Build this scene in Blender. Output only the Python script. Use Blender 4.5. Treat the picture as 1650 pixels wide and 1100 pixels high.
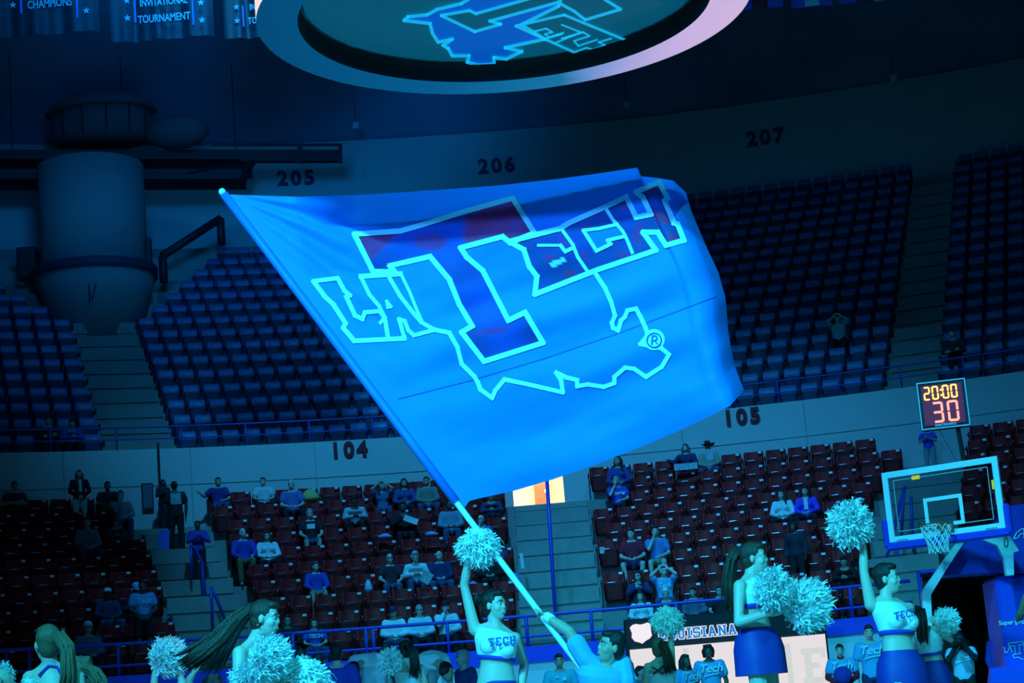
import bpy, bmesh, math, random
from math import sin, cos, pi, radians as R, sqrt, atan2, hypot
from mathutils import Vector as V, Matrix as M, noise
from mathutils.bvhtree import BVHTree
random.seed(7)
for o in list(bpy.data.objects): bpy.data.objects.remove(o)
SC = bpy.context.scene
COL = SC.collection
# ---------------------------------------------------------------- camera (70 mm lens, seated photographer)
FPX, CAMZ, PITCH, ROLL = 3208.0, .45, R(11.28), R(4.7)
FW = V((0, cos(PITCH), sin(PITCH))); RT0 = V((1, 0, 0)); UP0 = RT0.cross(FW)
RT = RT0*cos(ROLL) - UP0*sin(ROLL); UP = UP0*cos(ROLL) + RT0*sin(ROLL)
cd = bpy.data.cameras.new('camera'); cd.sensor_width = 36; cd.lens = 36*FPX/1650; cd.clip_end = 500; cd.clip_start = .1
cam = bpy.data.objects.new('camera', cd); COL.objects.link(cam)
cam.matrix_world = M(((RT.x, UP.x, -FW.x, 0), (RT.y, UP.y, -FW.y, 0), (RT.z, UP.z, -FW.z, CAMZ), (0, 0, 0, 1)))
SC.camera = cam
def ray(x, y): return (FW*FPX + RT*(x-825) + UP*(550-y)).normalized()
def at(x, y, Y): d = ray(x, y); return V((0, 0, CAMZ)) + d*(Y/d.y)
def pix(p):
    q = V(p)-V((0, 0, CAMZ)); z = q.dot(FW); return 825+FPX*q.dot(RT)/z, 550-FPX*q.dot(UP)/z
CX, CY = .3, 19.0                                   # centre of the round arena
def pol(a, r, z=0): a = R(a); return V((CX+r*sin(a), CY+r*cos(a), z))
def cyl(x, y, r):
    d = ray(x, y); A = d.x**2+d.y**2; B = -2*(d.x*CX+d.y*CY); K = CX*CX+CY*CY-r*r
    t = (-B+sqrt(B*B-4*A*K))/(2*A); p = V((0, 0, CAMZ))+d*t
    return p, math.degrees(atan2(p.x-CX, p.y-CY))
# ---------------------------------------------------------------- world, lights, exposure
SC.view_settings.view_transform = 'Standard'; SC.view_settings.look = 'None'
SC.view_settings.exposure = 0; SC.view_settings.gamma = 1; SC.view_settings.use_curve_mapping = False
w = bpy.data.worlds.new('arena_dark'); SC.world = w; w.use_nodes = True
w.node_tree.nodes['Background'].inputs[0].default_value = (.004, .10, .26, 1)
w.node_tree.nodes['Background'].inputs[1].default_value = .035
def lamp(name, loc, tgt, energy, col, size=45, blend=.6, rad=.4):
    l = bpy.data.lights.new(name, 'SPOT'); l.energy = energy; l.color = col; l.spot_size = R(size); l.spot_blend = blend; l.shadow_soft_size = rad
    o = bpy.data.objects.new(name, l); COL.objects.link(o); o.location = loc
    o.rotation_euler = (V(tgt)-V(loc)).to_track_quat('-Z', 'Y').to_euler(); return o
CYAN = (.016, .72, .90); BLUE = (.026, .42, 1.0)
lamp('stage_light', (-6, -1, 12), (1.6, 16.5, 1.2), 20500, CYAN, 38, .9, .6)
lamp('stage_light', (9, 3, 15), (2, 15, 1.2), 6000, CYAN, 44, .7, .6)
lamp('stage_light', (.3, 27.5, 17), (0, 14.5, 1), 3800, (.55, .85, .85), 36, .6, .3)
lamp('flag_fill', (-5, 1, 8), (-.3, 15, 3.9), 8500, (.03, .32, 1.0), 38, .4, .8)  # added lamp to brighten the flag
lamp('stage_light', (-1, 11, 19), (1.8, 28, .8), 25000, (.02, .62, 1.0), 54, .8, .6)
lamp('stand_wash', (-3, 30, 24), (-.9, 46, 4.6), 16500, BLUE, 57, 1.0, .8)
lamp('stand_wash', (6, 29, 24), (7, 44, 4.0), 6500, BLUE, 50, 1.0, .8)
lamp('stand_wash', (-4, 37, 25), (-6, 55, 12), 4200, (.012, .34, 1.0), 60, 1.0, .8)
lamp('haze_wash', (-4, 24, 13), (-9, 54, 23.5), 31000, (.002, .27, 1.0), 42, 1.0, 2.0)  # added lamp; its wash on ceiling and banners stands in for blue haze
lamp('stand_wash', (6, 38, 25.5), (8.5, 56, 12), 3200, (.012, .36, 1.0), 62, 1.0, .8)  # extra spot added to lift the dark upper right seats
# ---------------------------------------------------------------- materials
MATS = {}
def mat(name, col, rough=.6, metal=0, var=.12, scale=8, emit=None, es=1, bump=0, trans=0, coat=0, spec=.5):
    if name in MATS: return MATS[name]
    m = bpy.data.materials.new(name); m.use_nodes = True; nt = m.node_tree; b = nt.nodes['Principled BSDF']
    b.inputs['Roughness'].default_value = rough; b.inputs['Metallic'].default_value = metal; b.inputs['Specular IOR Level'].default_value = spec
    if coat: b.inputs['Coat Weight'].default_value = coat
    tc = nt.nodes.new('ShaderNodeTexCoord'); n = nt.nodes.new('ShaderNodeTexNoise'); n.inputs['Scale'].default_value = scale; n.inputs['Detail'].default_value = 4
    nt.links.new(tc.outputs['Object'], n.inputs['Vector'])
    mx = nt.nodes.new('ShaderNodeMix'); mx.data_type = 'RGBA'
    mx.inputs[6].default_value = tuple(c*(1-var) for c in col)+(1,); mx.inputs[7].default_value = tuple(min(1, c*(1+var)) for c in col)+(1,)
    nt.links.new(n.outputs[0], mx.inputs[0]); nt.links.new(mx.outputs[2], b.inputs['Base Color'])
    if bump:
        bn = nt.nodes.new('ShaderNodeBump'); bn.inputs['Strength'].default_value = bump; nt.links.new(n.outputs[0], bn.inputs['Height']); nt.links.new(bn.outputs[0], b.inputs['Normal'])
    if emit: b.inputs['Emission Color'].default_value = tuple(emit)+(1,); b.inputs['Emission Strength'].default_value = es
    if trans:
        t = nt.nodes.new('ShaderNodeBsdfTranslucent'); nt.links.new(mx.outputs[2], t.inputs[0]); s = nt.nodes.new('ShaderNodeMixShader'); s.inputs[0].default_value = trans
        nt.links.new(b.outputs[0], s.inputs[1]); nt.links.new(t.outputs[0], s.inputs[2]); nt.links.new(s.outputs[0], nt.nodes['Material Output'].inputs[0])
    MATS[name] = m; return m
concrete = mat('painted concrete', (.62, .60, .56), .8, var=.1, scale=.6, bump=.05)
upper_conc = mat('upper bowl concrete', (.30, .28, .25), .85, var=.2, scale=1.2, bump=.1)
step_conc = mat('worn step concrete', (.36, .33, .28), .8, var=.25, scale=3, bump=.15)
dark = mat('black paint', (.006, .006, .008), .6)
ceil_m = mat('blue-grey acoustic ceiling', (.34, .42, .58), .9, var=.4, scale=.35)
blue_pipe = mat('blue painted pipe', (.03, .055, .50), .35, var=.1)
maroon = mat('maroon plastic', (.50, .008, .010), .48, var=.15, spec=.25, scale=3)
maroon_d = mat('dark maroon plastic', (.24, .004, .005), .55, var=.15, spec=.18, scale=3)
navy_seat = mat('blue seat fabric', (.045, .16, .34), .45, var=.2, scale=3)
chrome = mat('bright metal', (.8, .8, .8), .25, 1, .05)
white_p = mat('white paint', (.85, .85, .85), .5, var=.04)
plate_m = mat('number plate', (.97, .97, .97), .3, var=.02)
# ---------------------------------------------------------------- mesh helpers
class MB:
    def __init__(s): s.v = []; s.f = []; s.m = []
    def add(s, vs, fs, mi=0):
        k = len(s.v); s.v += [tuple(v) for v in vs]; s.f += [tuple(i+k for i in f) for f in fs]; s.m += [mi]*len(fs); return s
    def box(s, c, d, rot=None, mi=0, bev=0):
        hx, hy, hz = d[0]/2, d[1]/2, d[2]/2; c = V(c)
        if bev:
            b = bev; vs = []; 
            for sx in (-1, 1):
                for sy in (-1, 1):
                    for sz in (-1, 1):
                        vs += [V((sx*(hx-b), sy*(hy-b), sz*hz)), V((sx*(hx-b), sy*hy, sz*(hz-b))), V((sx*hx, sy*(hy-b), sz*(hz-b)))]
            bm = bmesh.new()
            for v in vs: bm.verts.new(v)
            r = bmesh.ops.convex_hull(bm, input=bm.verts[:]); bmesh.ops.dissolve_limit(bm, angle_limit=.01, verts=bm.verts[:], edges=bm.edges[:])
            bm.verts.index_update(); vs = [v.co.copy() for v in bm.verts]; fs = [[v.index for v in f.verts] for f in bm.faces]; bm.free()
        else:
            vs = [V((x, y, z)) for x in (-hx, hx) for y in (-hy, hy) for z in (-hz, hz)]
            fs = [(0, 1, 3, 2), (4, 6, 7, 5), (0, 4, 5, 1), (2, 3, 7, 6), (0, 2, 6, 4), (1, 5, 7, 3)]
        if rot is not None: vs = [rot @ v for v in vs]
        return s.add([v+c for v in vs], fs, mi)
    def tube(s, pts, r, seg=8, mi=0, cap=True, closed=False):
        pts = [V(p) for p in pts]; n = len(pts); rr = r if isinstance(r, (list, tuple)) else [r]*n; vs = []; fs = []
        up = V((0, 0, 1)); prev = None
        for i, p in enumerate(pts):
            a = pts[(i-1) % n] if (closed or i) else p; b = pts[(i+1) % n] if (closed or i < n-1) else p
            t = (b-a).normalized()
            if prev is None: x = t.cross(up); x = t.cross(V((1, 0, 0))) if x.length < .05 else x
            else: x = prev-t*prev.dot(t)
            x.normalize(); prev = x; y = t.cross(x)
            for k in range(seg): a_ = 2*pi*k/seg; vs.append(p+(x*cos(a_)+y*sin(a_))*rr[i])
        for i in range(n if closed else n-1):
            j = (i+1) % n
            for k in range(seg): k2 = (k+1) % seg; fs.append((i*seg+k, i*seg+k2, j*seg+k2, j*seg+k))
        if cap and not closed: fs += [tuple(range(seg))[::-1], tuple(range((n-1)*seg, n*seg))]
        return s.add(vs, fs, mi)
    def loft(s, rings, mi=0, cap=True):
        seg = len(rings[0]); vs = [p for r in rings for p in r]; fs = []
        for i in range(len(rings)-1):
            for k in range(seg): k2 = (k+1) % seg; fs.append((i*seg+k, i*seg+k2, (i+1)*seg+k2, (i+1)*seg+k))
        if cap: fs += [tuple(range(seg))[::-1], tuple(range((len(rings)-1)*seg, len(rings)*seg))]
        return s.add(vs, fs, mi)
    def ell(s, c, rx, ry, rz, rot=None, u=10, v=7, mi=0):
        c = V(c); vs = [V((0, 0, -rz))]; fs = []
        for i in range(1, v):
            t = pi*i/v-pi/2
            for k in range(u): a = 2*pi*k/u; vs.append(V((rx*cos(t)*cos(a), ry*cos(t)*sin(a), rz*sin(t))))
        vs.append(V((0, 0, rz))); n = len(vs)
        for k in range(u):
            k2 = (k+1) % u; fs.append((0, 1+k2, 1+k)); fs.append((n-1, n-1-u+k, n-1-u+k2))
            for i in range(v-2): a = 1+i*u; fs.append((a+k, a+k2, a+u+k2, a+u+k))
        if rot is not None: vs = [rot @ p for p in vs]
        return s.add([p+c for p in vs], fs, mi)
    def cap_(s, p0, r0, p1, r1, seg=9, mi=0):
        p0, p1 = V(p0), V(p1); t = p1-p0; L = t.length
        if L < 1e-5: t = V((0, 0, 1))
        t = t.normalized(); x = t.cross(V((0, 0, 1))); x = V((1, 0, 0)) if x.length < .05 else x.normalized(); y = t.cross(x); rings = []
        for a in (-85, -55, -25, 0): rings.append((p0+t*(r0*sin(R(a))), r0*cos(R(a))))
        for a in (0, 25, 55, 85): rings.append((p1+t*(r1*sin(R(a))), r1*cos(R(a))))
        return s.loft([[c+(x*cos(2*pi*k/seg)+y*sin(2*pi*k/seg))*r for k in range(seg)] for c, r in rings], mi)
    def poly(s, pts, mi=0): return s.add(pts, [tuple(range(len(pts)))], mi)
    def mesh(s, name, mats, smooth=False):
        me = bpy.data.meshes.new(name); me.from_pydata(s.v, [], s.f)
        for m in (mats if isinstance(mats, (list, tuple)) else [mats]): me.materials.append(m)
        me.polygons.foreach_set('material_index', s.m)
        bm = bmesh.new(); bm.from_mesh(me); bmesh.ops.recalc_face_normals(bm, faces=bm.faces[:]); bm.to_mesh(me); bm.free()
        if smooth: me.polygons.foreach_set('use_smooth', [True]*len(me.polygons))
        return me
    def obj(s, name, mats, parent=None, smooth=False, loc=None):
        return link(name, s.mesh(name, mats, smooth), parent, loc)
def link(name, data, parent=None, loc=None):
    o = bpy.data.objects.new(name, data); COL.objects.link(o); o.parent = parent
    if loc is not None: o.location = loc
    return o
def tag(o, label=None, cat=None, group=None, kind=None):
    if label: o['label'] = label
    if cat: o['category'] = cat
    if group: o['group'] = group
    if kind: o['kind'] = kind
    return o
def thing(name, label, cat, loc=(0, 0, 0), rz=0, group=None):
    o = link(name, None, None, loc); o.rotation_euler.z = rz; o.empty_display_size = .1; return tag(o, label, cat, group)
def shift(mb, off): mb.v = [(v[0]-off[0], v[1]-off[1], v[2]-off[2]) for v in mb.v]; return mb
def copy_tree(o, parent=None):
    c = o.copy(); COL.objects.link(c); c.parent = parent
    for ch in o.children: copy_tree(ch, c)
    return c
def ringseg(mb, a0, a1, r0, r1, z0, z1, n=None, mi=0):       # solid ring sector
    n = n or max(1, int(abs(a1-a0)/1.5)); vs = []; fs = []
    for i in range(n+1):
        a = a0+(a1-a0)*i/n
        vs += [pol(a, r0, z0), pol(a, r1, z0), pol(a, r1, z1), pol(a, r0, z1)]
    for i in range(n):
        for k in range(4): k2 = (k+1) % 4; fs.append((4*i+k, 4*i+k2, 4*i+4+k2, 4*i+4+k))
    fs += [(3, 2, 1, 0), tuple(4*n+k for k in range(4))]
    return mb.add(vs, fs, mi)
def text_mesh(txt, size, ext=.01, off=0.0, space=1.0, shear=0.0):
    c = bpy.data.curves.new('t', 'FONT'); c.body = txt; c.size = size; c.extrude = ext; c.offset = off; c.align_x = 'CENTER'; c.align_y = 'CENTER'; c.space_character = space; c.shear = shear; c.resolution_u = 3
    o = bpy.data.objects.new('t', c); COL.objects.link(o); dg = bpy.context.evaluated_depsgraph_get()
    me = bpy.data.meshes.new_from_object(o.evaluated_get(dg)); bpy.data.objects.remove(o); return me
def face_mat(right, up): # text basis: x right, y up, z out
    r = V(right).normalized(); u = (V(up)-r*V(up).dot(r)).normalized(); n = r.cross(u)
    return M((r, u, n)).transposed()
def text_obj(name, txt, size, loc, right, up, m, parent=None, ext=.01, off=0., space=1., shear=0.):
    me = text_mesh(txt, size, ext, off, space, shear); me.materials.clear(); me.materials.append(m)
    o = link(name, me, parent); mw = face_mat(right, up).to_4x4(); mw.translation = V(loc)
    o.matrix_basis = mw if parent is None else parent_inv(parent) @ mw
    return o
def parent_inv(p):
    m = M.Identity(4); q = p; chain = []
    while q is not None: chain.append(q.matrix_basis.copy()); q = q.parent
    for b in reversed(chain): m = m @ b
    return m.inverted()
# ================================================================ SETTING
A0, A1 = -44, 44
court = mat('pale varnished court', (.46, .45, .44), .3, var=.15, scale=2)
mb = MB(); ringseg(mb, -180, 180, .01, 34, -.2, 0, 90); tag(mb.obj('floor', court), kind='structure')
# front wall around the court floor: white panels, blue cap band; gap at the player tunnel
wall_front = MB(); TUN0, TUN1, TUNZ = cyl(1490, 1000, 20.15)[1], cyl(1660, 1000, 20.15)[1]+1.5, 2.85
SPL = ((A0, TUN0), (TUN1, A1))
for a, b in ((A0, TUN0), (TUN1, A1)): ringseg(wall_front, a, b, 20.15, 20.4, 0, 1.9)
wall_front = tag(wall_front.obj('wall_front', mat('white wall board', (.86, .86, .86), .5, var=.05)), kind='structure')
mb = MB()
for a, b in ((A0, TUN0), (TUN1, A1)): ringseg(mb, a, b, 20.08, 20.45, 1.9, 2.2)
tag(mb.obj('trim_1', mat('blue wall cap', (.03, .06, .80), .5)), kind='structure')
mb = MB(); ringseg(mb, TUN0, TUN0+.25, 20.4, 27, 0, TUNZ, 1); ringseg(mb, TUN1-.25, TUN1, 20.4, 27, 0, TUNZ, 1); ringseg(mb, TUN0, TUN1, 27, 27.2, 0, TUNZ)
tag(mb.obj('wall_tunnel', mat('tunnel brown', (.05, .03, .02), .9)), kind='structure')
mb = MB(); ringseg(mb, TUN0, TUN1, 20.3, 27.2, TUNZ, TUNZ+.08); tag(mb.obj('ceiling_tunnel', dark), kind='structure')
# lower bowl
NL, RL0, TL_, ZL0, DZL = 10, 21.0, .8, 2.0, .422
def lr(i): return RL0+TL_*i, ZL0+DZL*i            # seat-back radius, tread height
AISL = [(-17.6, .78), (.62, .86), (18.9, .86)]
stand_low = tag(link('floor_lower_stand', None), kind='structure')
DOOR0, DOOR1 = -1.15, 1.3
mb = MB(); [ringseg(mb, a, b, 20.4, 21.15, 1.75, 2.0) for a, b in SPL]; mb.obj('front_walkway', upper_conc, stand_low)
for i in range(1, NL):
    r, z = lr(i); mb = MB(); [ringseg(mb, a, b, r-.65, r+.95, z-.60, z) for a, b in (SPL if i < 4 else ((A0, A1),))]; mb.obj('seating_terrace', upper_conc, stand_low)
def ang_w(c, w, r): d = math.degrees(w/r); return c-d, c+d
for c, w_ in AISL:                                  # stair flights: one block step per row with nosing and a recessed toe
    for i in range(NL):
        r, z = lr(i); a, b = ang_w(c, w_, r)
        if i < 4 and c > 10: b = min(b, TUN0)
        if b-a < .6: continue
        mb = MB(); ringseg(mb, a, b, r-.68, r+.2, z-.13, z+(.19 if i < 9 else 0), 2); ringseg(mb, a, b, r-.50, r+.2, z-.40, z-.13, 2); mb.obj('step', step_conc, stand_low)
# wall between bowls
mb = MB(); WT = 7.8
ringseg(mb, A0, DOOR0, 28.6, 28.9, 5.4, WT); ringseg(mb, DOOR1, A1, 28.6, 28.9, 5.4, WT); ringseg(mb, DOOR0, DOOR1, 28.6, 28.9, 7.35, WT)
wall_mid = tag(mb.obj('wall_middle', concrete), kind='structure')
for a in [-40+5.9*k for k in range(14)]:            # panel joints
    if DOOR0-1 < a < DOOR1+1: continue
    m2 = MB(); ringseg(m2, a-.03, a+.03, 28.585, 28.6, 5.4, WT, 1); m2.obj('panel_joint', mat('joint line', (.46, .44, .41), .9), wall_mid)
for a, b in ((A0, DOOR0-.2), (DOOR1+.2, A1)):
    m2 = MB(); ringseg(m2, a, b, 28.585, 28.6, 6.93, 6.95); m2.obj('panel_joint', MATS['joint line'], wall_mid)
# doorway corridor: lit from inside by its own warm lamp
mb = MB(); warm = mat('warm corridor paint', (.86, .80, .70), .7)
ringseg(mb, DOOR0-.1, DOOR0, 28.9, 34, 5.6, 7.7, 1); ringseg(mb, DOOR1, DOOR1+.1, 28.9, 34, 5.6, 7.7, 1); ringseg(mb, DOOR0-.1, DOOR1+.1, 34, 34.2, 5.6, 7.7, 2); tag(mb.obj('wall_corridor', warm), kind='structure')
mb = MB(); ringseg(mb, DOOR0-.1, DOOR1+.1, 28.4, 34.2, 5.5, 5.8, 2); tag(mb.obj('floor_corridor', step_conc), kind='structure')
mb = MB(); ringseg(mb, DOOR0-.1, DOOR1+.1, 28.9, 34.2, 7.7, 7.78, 2); tag(mb.obj('ceiling_corridor', warm), kind='structure')
mb = MB(); mb.box((0, 0, .93), (.36, .3, 1.85)); mb.box((.1, -.17, 1), (.04, .04, .1), mi=1)
o = mb.obj('door_1', [mat('brown wood door', (.22, .08, .03), .5, scale=4), chrome], loc=pol(cyl(872, 790, 33.5)[1], 33.5, 5.8)); tag(o, kind='structure')
l = bpy.data.lights.new('corridor_lamp', 'AREA'); l.energy = 150; l.color = (1, .84, .62); l.shape = 'RECTANGLE'; l.size = .8; l.size_y = 3
lo = link('corridor_lamp', l, None, pol(.1, 31.5, 7.66))
# upper bowl
NU, RU0, TU, ZU0, DZU = 17, 30.2, .8, 7.62, .538
def ur(i): return RU0+TU*i, ZU0+DZU*i
stand_up = tag(link('floor_upper_stand', None), kind='structure')
UAISL = [(-18.3, .85), (.2, .6), (17.95, .62)]
for i in range(NU):
    r, z = ur(i); m2 = MB(); z0 = z-.55
    for a, b in ((A0, DOOR0-.1), (DOOR1+.1, A1)) if i < 5 else ((A0, A1),): ringseg(m2, a, b, r-.65, r+.3, z0, z)
    m2.obj('seating_terrace', upper_conc, stand_up)
for c, w_ in UAISL:
    for i in range(NU):
        r, z = ur(i); a, b = ang_w(c, w_, r); m2 = MB(); ringseg(m2, a, b, r-.68, r+.2, z-.1, z+.2, 2); m2.obj('step', upper_conc, stand_up)
m2 = MB(); ringseg(m2, A0, A1, 43.3, 44.0, 15.0, 16.2); m2.obj('back_walkway', upper_conc, stand_up)
mb = MB(); ringseg(mb, A0, A1, 44, 44.3, 15.5, 20.1); tag(mb.obj('wall_back', concrete), kind='structure')
# ceiling: shallow dark dome
mb = MB(); rs = [(44.6, 20.0), (40, 21.3), (30, 23.6), (18, 25.4), (0.5, 26.5)]
n = 72; rings = [[pol(k*360/n, r, z) for k in range(n)] for r, z in rs]; mb.loft(rings, cap=False); mb.poly(rings[-1])
tag(mb.obj('ceiling', ceil_m, smooth=True), kind='structure')
mb = MB(); rings = [[pol(46+k*268/48, r, z) for k in range(49)] for r, z in ((36, 0), (44.6, 12), (44.6, 20.2))]
for i in range(2):
    for k in range(48): mb.add([rings[i][k], rings[i][k+1], rings[i+1][k+1], rings[i+1][k]], [(0, 1, 2, 3)])
tag(mb.obj('wall_behind', upper_conc), kind='structure')
# section numbers, each digit raised on the wall
num_red = mat('oxblood number paint', (.30, .004, .02), .5, var=.1); num_navy = mat('navy number paint', (.03, .03, .12), .6)
NUMW = {'205': 'two hundred five, below the catwalk end', '206': 'two hundred six, above the flag middle', '207': 'two hundred seven, high at the right', '104': 'one hundred four, left of the flag', '105': 'one hundred five, right of the flag'}
def number(txt, px, py, r, size, m, where):
    p, a = cyl(px, py, r); a0 = R(a); right = V((cos(a0), -sin(a0), 0))
    t = thing('section_number', f'{where} section number {NUMW[txt]}', 'sign', p, 0)
    for k, ch in enumerate(txt):
        q = p+right*(k-1)*size*.64-V((sin(a0), cos(a0), 0))*.02
        text_obj('digit', ch, size, q, right, (0, 0, 1), m, t, .015, size*.04)
for n_, x, y in (('205', 477, 288), ('206', 800, 268), ('207', 1233, 222)): number(n_, x, y, 43.98, .68, num_navy, 'dark blue')
for n_, x, y in (('104', 562, 725), ('105', 1195, 672)): number(n_, x, y, 28.58, .50, num_red, 'dark red')
# ---------------------------------------------------------------- seats
FLAGPX = [(360, 312), (600, 313), (800, 298), (1028, 269), (1105, 310), (1135, 390), (1170, 480), (1200, 630), (1178, 655), (958, 749), (770, 802), (746, 821)]
def inpoly(x, y, P):
    c = False; j = len(P)-1
    for i in range(len(P)):
        if (P[i][1] > y) != (P[j][1] > y) and x < (P[j][0]-P[i][0])*(y-P[i][1])/(P[j][1]-P[i][1])+P[i][0]: c = not c
        j = i
    return c
def panel(w_, h, th, curve, lean, seg=6, bev=.03):   # curved seat back panel, faces -Y
    prof = []; rows = [(0, bev), (.12, 0), (.55, 0), (.88, 0), (.97, .012), (1.0, .035)]
    mb = MB(); F = []; B = []
    for t, ins in rows:
        z = h*t; y = lean*t; F.append([V(((w_/2-ins)*(2*k/seg-1), y-curve*((2*k/seg-1)**2)+0, z)) for k in range(seg+1)])
        B.append([p+V((0, th, 0)) for p in F[-1]])
    return mb.loft([f+b[::-1] for f, b in zip(F, B)])
def seat_parts():
    s = []
    b = panel(.47, .47, .035, .05, .07); b.v = [(v[0], v[1]-.02, v[2]+.38) for v in b.v]; s.append(('backrest', b.mesh('backrest', maroon, True)))
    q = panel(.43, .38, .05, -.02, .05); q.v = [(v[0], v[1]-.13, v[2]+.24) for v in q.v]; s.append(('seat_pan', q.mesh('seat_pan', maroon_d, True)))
    k = MB().box((.15, -.002-.045, .812), (.08, .008, .048), bev=.003); s.append(('number_plate', k.mesh('number_plate', plate_m)))
    k = MB().box((-.06, -.125, .632), (.16, .012, .012), bev=.003); s.append(('pan_highlight', k.mesh('pan_highlight', chrome)))  # bright strip added as the highlight along the pan's top edge
    k = MB().box((-.26, -.05, .36), (.028, .10, .72), bev=.006).box((-.26, -.16, .62), (.04, .30, .025), bev=.006).box((-.26, -.10, .02), (.05, .2, .04), bev=.005)
    s.append(('standard', k.mesh('standard', mat('dark seat iron', (.02, .02, .025), .5, .3))))
    k = MB().ell((-.262, -.105, .70), .009, .005, .009, u=6, v=4); s.append(('bolt', k.mesh('bolt', white_p)))
    return s
SEATP = seat_parts()
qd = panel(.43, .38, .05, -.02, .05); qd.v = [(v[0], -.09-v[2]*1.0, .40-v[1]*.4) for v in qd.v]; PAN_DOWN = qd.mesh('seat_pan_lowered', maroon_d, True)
def ordw(n): return {1: 'first', 2: 'second', 3: 'third', 4: 'fourth', 5: 'fifth', 6: 'sixth', 7: 'seventh', 8: 'eighth', 9: 'ninth', 10: 'tenth', 11: 'eleventh', 12: 'twelfth', 13: 'thirteenth', 14: 'fourteenth', 15: 'fifteenth', 16: 'sixteenth', 17: 'seventeenth'}.get(n, f'{n}th')
LOWSEATS = []                                        # (i, angle, location, label)
for i in range(NL):
    r, z = lr(i); st = math.degrees(.525/r)
    secs = [(-31, AISL[0][0]-math.degrees((.78+.3)/r), -1, 'left of the left stairs'), (AISL[0][0]+math.degrees((.78+.3)/r), AISL[1][0]-math.degrees((.86+.28)/r), -1, 'left of the middle stairs'),
            (AISL[1][0]+math.degrees((.86+.3)/r), AISL[2][0]-math.degrees((.86+.3)/r), 1, 'right of the middle stairs'), (AISL[2][0]+math.degrees((.86+.3)/r), 31, 1, 'right of the right stairs')]
    for a, b, d, txt in secs:
        n = int((b-a)/st)+1
        for k in range(n):
            ang = a+k*st if d > 0 else b-k*st
            if i < 4 and TUN0-.8 < ang < TUN1+.8: continue
            LOWSEATS.append((i, ang, pol(ang, r, z), f'maroon folding seat, {ordw(i+1)} row up from the rail, {ordw(k+1)} {txt}'))
OCC = []                                             # filled by the audience: (row, angle)
def build_low_seats():
    vis = []; rest = []
    for s in LOWSEATS:
        x, y = pix(s[2]+V((0, 0, .7)))
        ok = -15 < x < 1665 and y < 1100 and not inpoly(x, y, FLAGPX) and not (1500 < x < 1600 and y > 930)
        (vis if ok else rest).append((y, s))
    vis.sort(key=lambda t: -t[0]); rest += vis[300:]; vis = vis[:300]
    for y, (i, ang, p, lab) in vis:
        t = thing('stadium_seat', lab, 'seat', p, R(-ang), 'maroon seats of the lower stand')
        occ = any(j == i and abs(ang-a)*R(1)*lr(i)[0] < .36 for j, a in OCC)
        for nm, me in SEATP: link(nm, PAN_DOWN if (nm == 'seat_pan' and occ) else me, t) if not (occ and nm == 'pan_highlight') else None
    if rest:
        mb = MB()
        for y, (i, ang, p, lab) in rest:
            occ = any(j == i and abs(ang-a)*R(1)*lr(i)[0] < .36 for j, a in OCC)
            for k, (nm, me) in enumerate(SEATP):
                if occ and nm == 'pan_highlight': continue
                me = PAN_DOWN if (nm == 'seat_pan' and occ) else me
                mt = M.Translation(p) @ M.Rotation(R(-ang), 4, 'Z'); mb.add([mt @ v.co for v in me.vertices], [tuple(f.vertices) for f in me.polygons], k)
        tag(mb.obj('stadium_seats', [m.materials[0] for _, m in SEATP]), 'further rows of maroon folding seats in the lower stand', 'seats', kind='stuff')
# upper seats
def upper_seat():
    mb = MB(); rows = [(0, -.02, 0), (.30, .02, 0), (.36, .05, .004), (.405, .10, .02), (.42, .15, .05), (.40, .19, .06)]; seg = 6; rings = []
    for z, y, ins in rows: rings.append([V(((.205-ins)*(2*k/seg-1), y-.03*((2*k/seg-1)**2), z+.44)) for k in range(seg+1)]+[V(((.205-ins)*(1-2*k/seg), .20, z*.96+.44)) for k in range(seg+1)])
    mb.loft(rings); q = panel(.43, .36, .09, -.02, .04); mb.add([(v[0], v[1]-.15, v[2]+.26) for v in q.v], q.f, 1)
    mb.box((-.255, -.04, .32), (.03, .14, .62), mi=1); return mb.mesh('upper_seat', [navy_seat, mat('shade-toned seat pan', (.012, .02, .07), .6)], True)  # pan tone darkened to paint shade beneath the lit seat backs
US = upper_seat()
CUT_R = [(190, 300), (420, 300), (420, 385), (370, 392), (228, 512), (190, 520)]; CUT_L = [(-20, 300), (190, 300), (190, 520), (135, 512), (0, 458), (-20, 440)]
UPSEATS = []
random.seed(3)
for i in range(NU):
    r, z = ur(i); st = math.degrees(.525/r)
    e = [math.degrees((w_+.3)/r) for _, w_ in UAISL]
    secs = [(-29, UAISL[0][0]-e[0], -1, 'left of the left aisle'), (UAISL[0][0]+e[0], UAISL[1][0]-e[1], 1, 'right of the left aisle'), (UAISL[1][0]+e[1], UAISL[2][0]-e[2], -1, 'left of the right aisle'), (UAISL[2][0]+e[2], 29, 1, 'right of the right aisle')]
    for a, b, d, txt in secs:
        for k in range(int((b-a)/st)+1):
            ang = a+k*st if d > 0 else b-k*st; p = pol(ang, r, z); x, y = pix(p+V((0, 0, .75)))
            if inpoly(x, y, CUT_R) or inpoly(x, y, CUT_L): continue
            if i < 5 and DOOR0-.8 < ang < DOOR1+.8: continue
            UPSEATS.append((x, y, ang, p, f'blue upper-tier seat, {ordw(i+1)} row up, {ordw(k+1)} {txt}', i))
UOCC = []
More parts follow.
